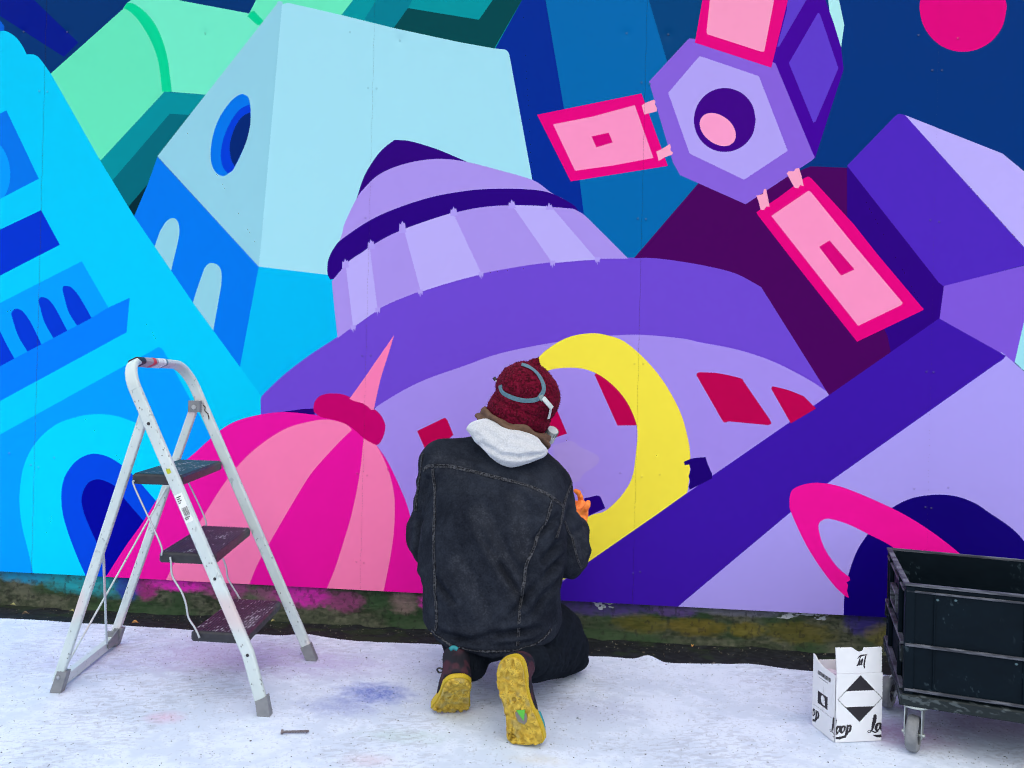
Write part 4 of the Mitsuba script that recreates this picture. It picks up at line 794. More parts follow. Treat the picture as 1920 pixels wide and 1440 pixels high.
# jacket -----------------------------------------------------------
TZ = np.array([0.14, 0.24, 0.32, 0.45, 0.60, 0.72, 0.80, 0.86, 0.91])
TCX = np.array([1.909, 1.909, 1.906, 1.902, 1.902, 1.912, 1.925, 1.945, 1.955])
TCY = np.array([-0.725, -0.72, -0.715, -0.70, -0.675, -0.645, -0.62, -0.60, -0.585])
TA = np.array([0.220, 0.238, 0.244, 0.242, 0.245, 0.236, 0.185, 0.11, 0.06])
TB = np.array([0.150, 0.160, 0.163, 0.160, 0.160, 0.150, 0.118, 0.085, 0.05])


def torso(P, grow=0.0):
    z = P[..., 2]; s = lambda T_: np.interp(z, TZ, T_).astype(F32)
    a, b = s(TA) + grow, s(TB) + grow
    # shoulders slope down to the right
    dx, dy = np.abs(P[..., 0] - s(TCX)) / a, np.abs(P[..., 1] - s(TCY)) / b
    return ((dx ** 2.5 + dy ** 2.5) ** 0.4 - 1) * np.minimum(a, b) * 0.9


def hem(P):
    x = P[..., 0]
    return np.interp(x, [1.64, 1.70, 1.78, 1.93, 2.05, 2.12, 2.18], [0.285, 0.258, 0.222, 0.203, 0.216, 0.25, 0.30]).astype(F32) + 0.16 * np.clip(P[..., 1] + 0.80, 0, 0.3)


def jacket(P):
    body = np.maximum(torso(P), np.maximum(hem(P) - P[..., 2], P[..., 2] - 0.90))
    yoke = sd_cone(P, sh_l, sh_r, 0.088, 0.080)
    body = smin(body, yoke, 0.06)
    trap = sunion([sd_cone(P, (1.73, -0.62, 0.825), (1.93, -0.60, 0.872), 0.068, 0.066), sd_cone(P, (2.07, -0.605, 0.755), (2.0, -0.60, 0.855), 0.066, 0.066)], 0.03)
    body = smin(body, trap, 0.04)
    al_ = sunion([sd_cone(P, sh_l, el_l, 0.088, 0.072), sd_cone(P, el_l, wr_l, 0.074, 0.054)], 0.03)
    ar_ = sunion([sd_cone(P, sh_r, el_r, 0.082, 0.074), sd_cone(P, el_r, wr_r, 0.074, 0.050)], 0.03)
    d = smin(smin(body, al_, 0.018), ar_, 0.014)
    col = np.maximum(sd_cone(P, (1.955, -0.595, 0.84), (1.965, -0.585, 0.895), 0.092, 0.085), P[..., 2] - 0.915)
    return smin(d, col, 0.03)


jm = nets(jacket, (1.53, -0.93, 0.16), (2.30, -0.22, 0.96), 0.0062, 4)
CREASE = [  # fold lines on the jacket: (from, to, depth, width)
    [(2.1595, -0.8, 0.6088), (2.0897, -0.8, 0.5156)], [(2.1698, -0.8, 0.5553), (2.0822, -0.8, 0.4521)], [(2.1621, -0.8, 0.501), (2.1104, -0.8, 0.4085)], [(2.1397, -0.8, 0.68), (2.0608, -0.8, 0.5865)],
    [(2.1849, -0.7, 0.5913), (2.2146, -0.7, 0.518)], [(2.1589, -0.7, 0.6649), (2.1942, -0.7, 0.5917)], [(2.2042, -0.68, 0.5508), (2.2341, -0.68, 0.4771)],
    [(1.6373, -0.72, 0.6468), (1.6556, -0.72, 0.4588)], [(1.6258, -0.72, 0.5708), (1.6479, -0.72, 0.4584)], [(1.6632, -0.72, 0.7612), (1.6373, -0.72, 0.6468)], [(1.6239, -0.72, 0.4951), (1.6524, -0.72, 0.4303)],
    [(1.7282, -0.86, 0.4405), (1.7933, -0.86, 0.3725)], [(2.0597, -0.86, 0.4393), (1.991, -0.86, 0.3474)], [(2.1209, -0.86, 0.4599), (2.0619, -0.86, 0.3512)], [(1.7599, -0.86, 0.2637), (1.922, -0.86, 0.2551)], [(1.8858, -0.86, 0.2708), (2.0808, -0.86, 0.2994)],
    [(1.8783, -0.8, 0.5966), (1.9824, -0.8, 0.4563)], [(1.7711, -0.8, 0.8294), (1.9013, -0.8, 0.7793)], [(1.9743, -0.8, 0.782), (2.1024, -0.8, 0.7326)], [(1.9493, -0.84, 0.5), (2.033, -0.84, 0.3794)]]


def jacket_folds(v, n):
    d = 0.014 * (meshkit.fbm(v * [9, 9, 6], 3, 4) - 0.5) + 0.004 * (meshkit.fbm(v * [26, 26, 18], 2, 9) - 0.5)
    w_ = v + 0.05 * (np.stack([meshkit.fbm(v * 5, 2, s_) for s_ in (21, 22, 23)], -1) - 0.5)
    r_ = 1 - np.abs(2 * meshkit.noise(w_ * [15, 6, 7] + v[:, [2]] * [7, 0, 0], 31) - 1)      # soft hanging folds, pulled to the right and down
    d += 0.011 * (r_ ** 2 - 0.4) * np.clip((v[:, 0] - 1.60) / 0.25, 0.35, 1) * np.clip((0.86 - v[:, 2]) / 0.25, 0.25, 1)
    for k, (a, b) in enumerate(CREASE):
        q = v.copy(); aa, bb = np.array(a), np.array(b)
        q[:, 1] = aa[1] + (q[:, 1] - aa[1]) * 0.25          # folds run through the cloth front to back
        ds, t = segdist(q, aa, bb); w = 0.011 if k > 13 else 0.009
        d += (-0.020 * np.exp(-(ds / w) ** 2) + 0.012 * np.exp(-((ds - 0.022) / 0.013) ** 2)) * (0.4 + 0.6 * np.sin(np.pi * np.clip(t, 0.05, 0.95)))
    hb = v[:, 2] - np.interp(v[:, 0], [1.64, 1.70, 1.78, 1.93, 2.05, 2.12, 2.18], [0.285, 0.258, 0.222, 0.203, 0.216, 0.25, 0.30]) - 0.16 * np.clip(v[:, 1] + 0.8, 0, 0.3)
    d += np.where(hb < 0.12, -0.004 * np.exp(-((hb - 0.042) / 0.006) ** 2), 0)      # the seam above the hem band
    # creases round the sleeves near the elbows
    for a, b, r in ((sh_l, el_l, 0.08), (el_l, wr_l, 0.07), (sh_r, el_r, 0.08), (el_r, wr_r, 0.07)):
        ds, t = segdist(v, a, b)
        d += np.where(ds < r * 1.35, 0.009 * np.sin(t * 21 + 5 * meshkit.noise(v * 14, 3)) * np.clip(1.4 - ds / r, 0, 1) * (0.3 + t * (1 - t) * 2.4), 0)
    return d


jm = displace(jm, jacket_folds)
add('person__jacket', jm, 'denim', smooth=True, label='faded black denim jacket')


def px_curve(pts, n=10):
    return spline(pts, n)


def seam(key, pts, width, lift=0.0, threads=(-0.32, 0.32), n=10, band=True):
    p, nn = on_surface(jm, px_curve(pts, n))
    p, nn = soften(p, 4), soften(nn, 6); nn /= np.linalg.norm(nn, axis=1, keepdims=True)
    k = add('person__jacket__' + key, ribbon(p + nn * (0.0012 + lift), nn, width, 0.0020), 'denim_seam') if band else 'person__jacket'
    tg = np.gradient(p, axis=0); s = np.cross(tg, nn); s /= np.linalg.norm(s, axis=1, keepdims=True)
    L = np.concatenate([[0], np.cumsum(np.linalg.norm(np.diff(p, axis=0), axis=1))]); ms = []
    for o in threads:
        q = p + nn * (0.0034 + lift) + s * o * width
        for a in np.arange(0, L[-1] - 0.006, 0.0078):
            if rng.random() < 0.12: continue
            ab = np.array([[np.interp(t, L, q[:, c]) for c in range(3)] for t in (a, a + 0.0052)]); ms.append(cyl(ab[0], ab[1], 0.0008, n=5))
    if ms: add('person__jacket__' + ('stitching' if True else key), cat(ms), 'seam_thread', kind='stuff')


seam('yoke_seam', [(1.6463, -0.76, 0.7914), (1.6573, -0.76, 0.8029), (1.676, -0.76, 0.811), (1.7269, -0.76, 0.8128), (1.7834, -0.76, 0.8074), (1.8586, -0.76, 0.7934), (1.9333, -0.76, 0.7795), (2.0078, -0.76, 0.762), (2.0634, -0.76, 0.7439), (2.1099, -0.76, 0.72), (2.1491, -0.76, 0.685)], 0.013, threads=(-0.36, 0.1, 0.42))
seam('back_seam', [(1.6828, -0.8, 0.8007), (1.6875, -0.8, 0.7624), (1.6963, -0.8, 0.7078), (1.7054, -0.8, 0.644), (1.711, -0.8, 0.5711), (1.7189, -0.8, 0.48), (1.7286, -0.8, 0.3891), (1.736, -0.8, 0.3164), (1.7335, -0.8, 0.2688)], 0.011)
seam('back_seam', [(2.11, -0.8, 0.7184), (2.1037, -0.8, 0.6785), (2.0885, -0.8, 0.6382), (2.0692, -0.8, 0.6121), (2.0611, -0.8, 0.5775), (2.0475, -0.8, 0.5407), (2.0321, -0.8, 0.5039), (2.028, -0.8, 0.4495), (2.0219, -0.8, 0.404), (2.0164, -0.8, 0.3314), (2.0131, -0.8, 0.2445)], 0.011)
seam('armhole_seam', [(2.1753, -0.72, 0.7725), (2.165, -0.72, 0.7387), (2.1511, -0.72, 0.7011), (2.1448, -0.72, 0.6582), (2.1383, -0.72, 0.6208), (2.1279, -0.72, 0.5888)], 0.011)
seam('sleeve_seam', [(2.1509, -0.66, 0.6354), (2.167, -0.66, 0.5982), (2.1829, -0.66, 0.5648), (2.1994, -0.66, 0.5087), (2.2156, -0.66, 0.4603)], 0.008)
seam('armhole_seam', [(1.6393, -0.7, 0.8493), (1.6364, -0.7, 0.8112), (1.6316, -0.7, 0.7729), (1.6269, -0.7, 0.7289), (1.6203, -0.7, 0.6811), (1.6175, -0.7, 0.6429)], 0.010, threads=(0.3,))
seam('hem_band', [(1.7163, -0.86, 0.2684), (1.742, -0.86, 0.2556), (1.7785, -0.86, 0.2416), (1.8329, -0.86, 0.2322), (1.8869, -0.86, 0.2282), (1.9406, -0.86, 0.226), (1.994, -0.86, 0.2291), (2.0469, -0.86, 0.241), (2.0854, -0.86, 0.2573), (2.1199, -0.86, 0.2874)], 0.007, threads=(-0.1,))

# body inside the clothes -------------------------------------------
hd = head_c + np.array([0.0, 0.012, -0.062])


def body(P):
    ds = [np.maximum(torso(P, -0.035), np.maximum(0.24 - P[..., 2], P[..., 2] - 0.88)), sd_cone(P, neck_b, hd - [0, 0, 0.05], 0.058, 0.055), sd_ell(P, hd + [0, 0, 0.03], (0.074, 0.092, 0.098)), sd_ell(P, hd + [0.006, 0.045, -0.05], (0.055, 0.055, 0.062)),
          sd_ell(P, hd + [0.006, 0.098, -0.022], (0.014, 0.02, 0.024)), sd_cone(P, hd + [-0.076, 0, 0.0], hd + [-0.08, -0.005, -0.03], 0.013, 0.009), sd_cone(P, hd + [0.076, 0, 0.0], hd + [0.08, -0.005, -0.03], 0.013, 0.009),
          sd_cone(P, sh_l, el_l, 0.055, 0.042), sd_cone(P, el_l, wr_l, 0.042, 0.028), sd_cone(P, sh_r, el_r, 0.055, 0.042), sd_cone(P, el_r, wr_r, 0.042, 0.028), sd_cone(P, sh_l, sh_r, 0.06, 0.06),
          sd_ell(P, (1.92, -0.70, 0.29), (0.165, 0.12, 0.12)), sd_cone(P, hip_l, knee_l, 0.085, 0.055), sd_cone(P, knee_l, ank_l, 0.048, 0.030), sd_cone(P, hip_r, knee_r, 0.085, 0.055), sd_cone(P, knee_r, ank_r, 0.048, 0.030)]
    d = sunion(ds, 0.025)
    for s in (-1, 1): d = np.maximum(d, -sd_ell(P, hd + [0.006 + s * 0.032, 0.096, 0.008], (0.014, 0.012, 0.010)))      # eye sockets
    return np.maximum(d, -sd_ell(P, hd + [0.006, 0.100, -0.064], (0.022, 0.01, 0.004)))


add('person__body', nets(body, (1.56, -0.98, 0.02), (2.28, -0.20, 1.2), 0.009, 4), 'skin', smooth=True)

# trousers -----------------------------------------------------------
cuff_l, cuff_r = (1.842, -0.825, 0.165), (2.052, -0.835, 0.185)


def trousers(P):
    ds = [sd_ell(P, (1.915, -0.70, 0.275), (0.205, 0.155, 0.135)), sd_cone(P, hip_l, knee_l, 0.105, 0.078), sd_cone(P, knee_l, cuff_l, 0.076, 0.064), sd_cone(P, (2.02, -0.69, 0.265), (2.11, -0.56, 0.19), 0.118, 0.112), sd_cone(P, (2.11, -0.56, 0.19), knee_r, 0.112, 0.082), sd_cone(P, knee_r, cuff_r, 0.080, 0.068)]
    return np.maximum(sunion(ds, 0.02), 0.001 - P[..., 2])


def trouser_folds(v, n):
    d = 0.014 * (meshkit.fbm(v * [11, 11, 11], 3, 14) - 0.5)
    for a, b, r, k in ((knee_r, cuff_r, 0.08, 46), (knee_l, cuff_l, 0.08, 40), (hip_r, knee_r, 0.12, 30), (hip_l, knee_l, 0.11, 26)):
        ds, t = segdist(v, a, b)
        d += np.where(ds < r * 1.3, 0.013 * np.sin(t * k + 7 * meshkit.noise(v * [9, 9, 9], 6)) * np.clip(1.5 - ds / r, 0, 1) * (0.35 + 0.65 * t), 0)
    return d * np.clip((v[:, 2] - 0.008) / 0.03, 0.1, 1)


tm = displace(nets(trousers, (1.62, -0.92, 0.0), (2.32, -0.24, 0.46), 0.008, 4), trouser_folds)
add('person__trousers', tm, 'trouser_cloth', smooth=True, label='dark navy trousers')
p, nn = on_surface(tm, [(1.8717, -0.84, 0.2171), (1.874, -0.84, 0.1958), (1.8728, -0.84, 0.1742), (1.8732, -0.84, 0.1564)]); 
add('person__trousers__belt_loop', ribbon(p + nn * 0.001, nn, 0.014, 0.003), 'trouser_cloth')

# shoes ----------------------------------------------------------------
def sole_color(p, n, uv):
    a = fbm(p.x * 75, p.y * 75, p.z * 75, 3); b = fbm(p.x * 260, p.y * 260, p.z * 260, 2)
    c = mix((0.37, 0.245, 0.03), (0.55, 0.39, 0.052), smoothstep(0.3, 0.7, a))
    c = mix(c, (0.14, 0.085, 0.02), smoothstep(0.56, 0.70, b * 0.6 + a * 0.4) * 0.65)
    return mix(c, (0.26, 0.23, 0.10), smoothstep(0.55, 0.68, fbm(p.x * 30, p.y * 30, p.z * 30, 2)) * 0.5)


mat('sole_rubber', sole_color, 0.7, 0.3)
mat('midsole_foam', lambda p, n, uv: mix((0.40, 0.28, 0.015), (0.50, 0.37, 0.02), fbm(p.x * 60, p.y * 60, p.z * 60, 2)), 0.6, 0.3)
mat('shoe_mesh', lambda p, n, uv: mix((0.008, 0.007, 0.014), (0.040, 0.012, 0.022), smoothstep(0.45, 0.62, fbm(p.x * 28, p.y * 28, p.z * 28, 2))), 0.75, 0.3, bump=lambda p, n, uv: 0.0008 * noise(p.x * 420, p.y * 420, p.z * 420))
mat('teal_trim', (0.02, 0.20, 0.24), 0.6, 0.3); mat('green_print', (0.09, 0.42, 0.05), 0.6, 0.3); mat('grey_print', (0.16, 0.15, 0.14), 0.7, 0.3)


def make_shoe(key, outline, O, U, V, label, toe=1.0, print_=False):
    """outline in metres (across, along from the toe); O the toe contact; U across, V along the sole; the sole faces -Nn."""
    O, U, V = np.array(O, float), np.array(U, float), np.array(V, float); V /= np.linalg.norm(V); U -= V * (U @ V); U /= np.linalg.norm(U); Nn = np.cross(U, V)
    if Nn[1] < 0: Nn = -Nn      # towards the instep, away from the sole
    sk = add(key, nets(lambda P: shoe_upper(P, outline), (-0.075, -0.01, -0.002), (0.075, 0.36, 0.15), 0.0045, 4).apply_transform(np.array([[*np.array([U[i], V[i], Nn[i], O[i]])] for i in range(3)] + [[0, 0, 0, 1.0]])), 'shoe_mesh', smooth=True, label=label)
    poly = Polygon(spline(outline + [outline[0]], 5)).buffer(0)
    M = lambda v: O + v[:, :1] * U + v[:, 1:2] * V + v[:, 2:3] * Nn

    def plate(g, w0, w1, inset, fn=None):
        lo = g.buffer(-inset)
        m = hullless(g, lo, w0, w1); v, f = np.asarray(m.vertices), m.faces
        if fn is not None: v = fn(v.copy())
        mm = trimesh.Trimesh(M(v), f, process=False)
        if mm.volume < 0: mm.invert()
        return mm

    def tread(v):
        low = v[:, 2] < -0.0005
        c = meshkit.noise(np.column_stack([v[:, 0] * 95, v[:, 1] * 80, 0 * v[:, 0]]), 31); e = meshkit.fbm(np.column_stack([v[:, 0] * 220, v[:, 1] * 220, 0 * v[:, 0]]), 2, 5)
        v[low, 2] += (-0.0075 * np.clip((c - 0.42) * 5, 0, 1) - 0.002 * e)[low]; return v
    add(sk + '__sole', plate(poly.buffer(-0.004), -0.001, 0.010, 0.001, tread), 'sole_rubber', smooth=25)
    add(sk + '__midsole', plate(poly, 0.006, 0.030, 0.004), 'midsole_foam', smooth=40)
    return sk, M


def hullless(g, lo, w0, w1):
    """A plate of outline g with a bevelled lower edge, finely meshed underneath."""
    m = extrude(g, w1 - w0); m.apply_translation([0, 0, w0])
    mm = manifold3d.Manifold(manifold3d.Mesh(np.asarray(m.merge_vertices() or m.vertices, np.float32), np.asarray(m.faces, np.uint32))).refine_to_length(0.0035)
    q = mm.to_mesh(); return trimesh.Trimesh(q.vert_properties[:, :3], q.tri_verts, process=False)


def shoe_upper(P, outline):
    o = np.array(outline); L = o[:, 1].max()
    f = lambda t: np.interp(t * L, np.sort(o[:, 1]), o[np.argsort(o[:, 1]), 0])
    lo = o[o[:, 0] <= np.median(o[:, 0])]; hi = o[o[:, 0] > np.median(o[:, 0])]
    def mid(t):
        a = np.interp(t * L, *zip(*sorted((y, x) for x, y in lo))); b = np.interp(t * L, *zip(*sorted((y, x) for x, y in hi)))
        return (a + b) / 2, (b - a) / 2
    pts = []
    for t, w, k in ((0.17, 0.018, 0.86), (0.4, 0.024, 0.90), (0.6, 0.030, 0.95), (0.84, 0.030, 0.92)):
        c, hw = mid(t); pts.append(((c, t * L, w + 0.004), hw * k * 1.04))
    ds = [sd_cone(P, pts[i][0], pts[i + 1][0], pts[i][1], pts[i + 1][1]) for i in range(3)]
    c = mid(0.82)[0]
    ds.append(sd_cone(P, (c, 0.82 * L, 0.03), (c, 0.78 * L, 0.10), 0.040, 0.043)); ds.append(sd_cone(P, (c, 0.70 * L, 0.045), (c, 0.76 * L, 0.10), 0.036, 0.038))
    d = sunion(ds, 0.02)
    return np.maximum(np.maximum(d, 0.02 - P[..., 2]), P[..., 2] - 0.125)


RS_O, RS_V = np.array((2.0644, -1.0526, 0.006)), np.array([-0.040, 0.012, 0.262])
rs_v = RS_V / np.linalg.norm(RS_V); rs_u = np.array([1.0, -0.24, 0]); rs_u -= rs_v * (rs_u @ rs_v); rs_u /= np.linalg.norm(rs_u)
SOLE_R = [(-0.0534, 0.0024), (-0.0655, 0.0167), (-0.0631, 0.0489), (-0.0615, 0.0891), (-0.0693, 0.1376), (-0.0747, 0.1781), (-0.0734, 0.2154), (-0.0606, 0.2461), (-0.0429, 0.2604), (-0.0228, 0.2664), (0.0029, 0.2626), (0.0175, 0.2414), (0.0213, 0.2044), (0.022, 0.1564), (0.029, 0.118), (0.0438, 0.0735), (0.0533, 0.0419), (0.0547, 0.0134), (0.0411, 0.0006), (0.0032, -0.0015)]
k_, M_ = make_shoe('person__shoe', SOLE_R, RS_O, rs_u, rs_v, 'right shoe with its whole yellow sole in view')
g = [(-0.018, 0.107), (0.012, 0.109), (0.003, 0.075)]
def stamp(poly, M, w, key, m):
    t = tri2d(poly); v = M(np.column_stack([t[0], np.full(len(t[0]), w)])); mm = trimesh.Trimesh(v, t[1], process=False)
    if mm.face_normals[:, 1].mean() > 0: mm.invert()
    add(key, mm, m)
blob = Polygon([(-0.022, 0.100), (-0.010, 0.104), (0.0, 0.098), (0.014, 0.098), (0.016, 0.084), (0.012, 0.072), (0.004, 0.064), (-0.006, 0.068), (-0.016, 0.074), (-0.021, 0.088)])
stamp(blob, M_, -0.0105, k_ + '__sole__grey_patch', 'grey_print'); stamp(Polygon(g), M_, -0.0112, k_ + '__sole__green_triangle', 'green_print')
LS_O, LS_V = np.array((1.7925, -0.8439, 0.006)), np.array([0.028, -0.13, 0.155])
ls_v = LS_V / np.linalg.norm(LS_V); ls_u = np.array([1.0, 0.24, 0]); ls_u -= ls_v * (ls_u @ ls_v); ls_u /= np.linalg.norm(ls_u)
SOLE_L = [(-0.068, 0.006), (-0.064, 0.024), (-0.052, 0.06), (-0.042, 0.10), (-0.036, 0.14), (-0.030, 0.17), (-0.014, 0.196), (0.010, 0.204), (0.034, 0.200), (0.052, 0.180), (0.060, 0.15), (0.058, 0.11), (0.060, 0.06), (0.062, 0.03), (0.058, 0.004), (0.0, 0.0)]
k2_, M2_ = make_shoe('person__shoe', SOLE_L, LS_O, ls_u, ls_v, 'left shoe with its heel towards the camera')
for kk, OO, uu, vv in ((k_, RS_O, rs_u, rs_v), (k2_, LS_O, ls_u, ls_v)):
    nn = np.cross(uu, vv); nn = nn if nn[1] > 0 else -nn
    pts = [OO + uu * a + vv * b + nn * c for a, b, c in ((-0.030, 0.17, 0.05), (-0.036, 0.15, 0.055), (-0.046, 0.143, 0.060), (-0.051, 0.156, 0.064), (-0.042, 0.168, 0.060), (-0.030, 0.165, 0.055))]
    add(kk + '__lace', tube(spline(pts, 5), 0.003, 6), 'dark_plastic', smooth=True)
    pts = np.array([OO + uu * a + vv * b + nn * c for a, b, c in ((-0.012, 0.232, 0.088), (0.0, 0.234, 0.094), (0.014, 0.232, 0.088))]) if kk == k2_ else np.array([OO + uu * a + vv * b + nn * c for a, b, c in ((0.048, 0.02, 0.028), (0.047, 0.05, 0.034), (0.036, 0.085, 0.038))])
    add(kk + '__teal_tab', tube(spline(pts, 4), 0.007, 6), 'teal_trim', smooth=True)

# hood, neck warmer ------------------------------------------------------
def inflated(outline, plane, depth, grooves=(), h=0.005, D=0.05, pad=0.03):
    """A padded piece with this outline in x and z; plane(x, z) gives y of its back, depth its greatest thickness."""
    poly = Polygon(spline(list(outline) + [outline[0]], 6)[:, [0, 2]]).buffer(0); x0, z0, x1, z1 = poly.bounds
    xs, zs = np.arange(x0 - pad, x1 + pad, h), np.arange(z0 - pad, z1 + pad, h); GX, GZ = np.meshgrid(xs, zs, indexing='ij')
    pp = shapely.points(GX, GZ); ins = shapely.contains(poly, pp); d = shapely.distance(poly.exterior, pp); d = np.where(ins, d, -d)
    hgt = np.where(d > 0, depth * np.sqrt(np.clip(1 - (1 - np.clip(d / D, 0, 1)) ** 2, 0, 1)) + 0.002, d * 1.5)
    q = np.stack([GX, 0 * GX, GZ], -1).reshape(-1, 3)
    low, high = 0 * hgt, 0 * hgt
    for a, b, dep, w in grooves:
        ds, t = segdist(q, (a[0], 0, a[2]), (b[0], 0, b[2])); ds = ds.reshape(GX.shape)
        low, high = np.minimum(low, -dep * np.exp(-(ds / w) ** 2)), np.maximum(high, 0.6 * dep * np.exp(-((ds - 2.2 * w) / (1.5 * w)) ** 2))
    hgt += np.where(d > 0.004, low + high, 0)
    y0 = plane(GX, GZ); lo = (xs[0], (y0 - depth).min() - 0.03, zs[0]); hi = (xs[-1], (y0 + depth).max() + 0.03, zs[-1])

    def f(P):
        nx, ny, nz_ = P.shape[:3]; yy_ = np.pad(y0, ((0, max(0, nx - y0.shape[0])), (0, max(0, nz_ - y0.shape[1]))), 'edge')[:nx, :nz_]
        hh = np.pad(hgt, ((0, max(0, nx - hgt.shape[0])), (0, max(0, nz_ - hgt.shape[1]))), constant_values=-0.05)[:nx, :nz_]
        return (np.abs(P[..., 1] - yy_[:, None, :]) - hh[:, None, :]) * 0.8
    return nets(f, lo, hi, h, 5)


hood_line = [(1.7917, -0.74, 0.9437), (1.8063, -0.74, 0.9628), (1.8417, -0.74, 0.9787), (1.8793, -0.74, 0.9798), (1.9358, -0.74, 0.9647), (2.0109, -0.74, 0.941), (2.0541, -0.74, 0.9183), (2.0807, -0.74, 0.8933), (2.0904, -0.74, 0.8733), (2.0778, -0.74, 0.8581), (2.0485, -0.74, 0.846), (2.0155, -0.74, 0.832), (1.9767, -0.74, 0.8213), (1.9393, -0.74, 0.8238), (1.8957, -0.74, 0.8464), (1.8574, -0.74, 0.8768), (1.8227, -0.74, 0.911)]
hp = lambda x, z: -0.700 - 0.42 * np.clip(0.905 - z, -0.1, 0.3)
hood_grooves = [(*[(1.9327, -0.74, 0.8625), (1.9944, -0.74, 0.8572)], 0.012, 0.007), (*[(1.9944, -0.74, 0.8572), (2.0812, -0.74, 0.8712)], 0.012, 0.007), (*[(1.8569, -0.74, 0.8972), (1.9327, -0.74, 0.8625)], 0.010, 0.008), (*[(1.9456, -0.74, 0.9446), (1.9327, -0.74, 0.8662)], 0.004, 0.003), (*[(1.9327, -0.74, 0.8662), (1.9299, -0.74, 0.8253)], 0.004, 0.003),
                (*[(1.8613, -0.74, 0.9458), (1.9089, -0.74, 0.9175)], 0.007, 0.009), (*[(1.9649, -0.74, 0.9192), (2.0585, -0.74, 0.8926)], 0.007, 0.009), (*[(1.843, -0.74, 0.9285), (1.8816, -0.74, 0.8869)], 0.006, 0.008)]
hm_ = inflated(hood_line, hp, 0.050, hood_grooves, 0.0045, 0.06)
hm_ = displace(hm_, lambda v, n: 0.009 * (meshkit.fbm(v * [14, 14, 30], 2, 8) - 0.5))
add('person__hood', hm_, 'hood_fleece', smooth=True, label='pale grey marl hood hanging down')
gl = np.array((1.8264, -0.66, 0.9769)); gr_ = np.array((2.0843, -0.66, 0.8722)); gc = (gl + gr_) / 2 + np.array([0, 0.080, 0.020]); gu = (gr_ - gl) / np.linalg.norm(gr_ - gl); gv = np.array([0.0, 1.0, -0.10]); gv -= gu * (gv @ gu); gv /= np.linalg.norm(gv); gw = np.cross(gu, gv); R_ = np.linalg.norm(gr_ - gl) / 2 - 0.012


def scarf(P):
    q = P - gc.astype(F32); a, b, c = q @ gu.astype(F32), q @ gv.astype(F32), q @ gw.astype(F32)
    th = np.arctan2(b, a); r = np.sqrt(a * a + (b * 1.15) ** 2) - R_; ph = np.arctan2(c, r)
    t = np.sqrt(r ** 2 + (c * 0.82) ** 2) - 0.0185
    return t + 0.0075 * np.sin(3 * ph + 4 * th) + 0.002 * np.sin(9 * th - 3 * ph)


add('person__neck_warmer', nets(scarf, gc - 0.20, gc + 0.20, 0.004, 2), 'brown_cloth', smooth=True, label='twisted brown neck warmer')

# hat --------------------------------------------------------------------
ct, st_ = math.cos(math.radians(15)), math.sin(math.radians(15))
HR = np.array([[ct, 0, st_], [0, 1, 0], [-st_, 0, ct]])      # columns: the head's own axes, leaning to the right


def hat(P):
    q = (P - head_c.astype(F32)) @ HR.astype(F32)
    x, y, z = q[..., 0], q[..., 1], q[..., 2]
    dome = sd_ell(q, (-0.002, 0.0, 0.012), (0.112, 0.126, 0.106))
    lobe = sd_ell(q, (0.064, -0.008, -0.006), (0.068, 0.10, 0.082))
    rr = np.sqrt((x + 0.002) ** 2 + (y * 0.9) ** 2)
    cu = (np.sqrt(((rr - 0.092) / 0.027) ** 2 + ((z + 0.072) / 0.054) ** 2) - 1) * 0.027
    d = smin(smin(dome, lobe, 0.02), cu, 0.004)
    d = np.maximum(d, -(z + 0.128))
    d = d + 0.009 * np.exp(-((z + 0.058 + 0.12 * x) / 0.008) ** 2) * np.clip(-y / 0.03, 0, 1)      # where the brim is turned up
    tuft = sunion([sd_ell(q, (0.006, -0.03, 0.118), (0.018, 0.02, 0.016)), sd_ell(q, (-0.008, -0.02, 0.114), (0.016, 0.016, 0.014)), sd_cone(q, (0.008, -0.03, 0.122), (0.010, -0.028, 0.142), 0.007, 0.003)], 0.008)
    return smin(d, tuft, 0.006)


ha = nets(hat, head_c - 0.175, head_c + 0.175, 0.0042, 3)
ha = displace(ha, lambda v, n: 0.0055 * (meshkit.fbm(v * 130, 2, 3) - 0.5) + 0.006 * (meshkit.fbm(v * 34, 2, 6) - 0.5))
hk = add('person__hat', ha, 'hat_wool', smooth=True, label='dark red boucle knit hat')
hv, hn = np.asarray(ha.vertices), np.asarray(ha.vertex_normals); pick = rng.choice(len(hv), 5200); fz = []
o = hv[pick]; d1 = hn[pick] + rng.normal(0, 0.75, (len(pick), 3)); d1 /= np.linalg.norm(d1, axis=1, keepdims=True); d2 = rng.normal(0, 1, (len(pick), 3)); d2 -= d1 * (d1 * d2).sum(1, keepdims=True); d2 /= np.linalg.norm(d2, axis=1, keepdims=True)
L_ = rng.uniform(0.002, 0.0065, (len(pick), 1)); fv = np.stack([o - d2 * 0.0006, o + d2 * 0.0006, o + d1 * L_ * 0.6 + d2 * 0.0014, o + d1 * L_], 1).reshape(-1, 3); b4 = np.arange(len(pick))[:, None] * 4
add(hk + '__fuzz', trimesh.Trimesh(fv, np.vstack([b4 + [0, 1, 2], b4 + [0, 2, 3]]), process=False), 'hat_wool', kind='stuff')

# respirator -----------------------------------------------------------
dcam = np.array([0.0, 1.0, 0.0])


def strap(pts, width, key, m, n=8, thick=0.0022):
    p, nn = on_surface(ha, spline(pts, n)); p, nn = soften(p, 8), soften(nn, 10); nn /= np.linalg.norm(nn, axis=1, keepdims=True)
    return add(key, ribbon(p + nn * 0.003, nn, width, thick), m, smooth=40)


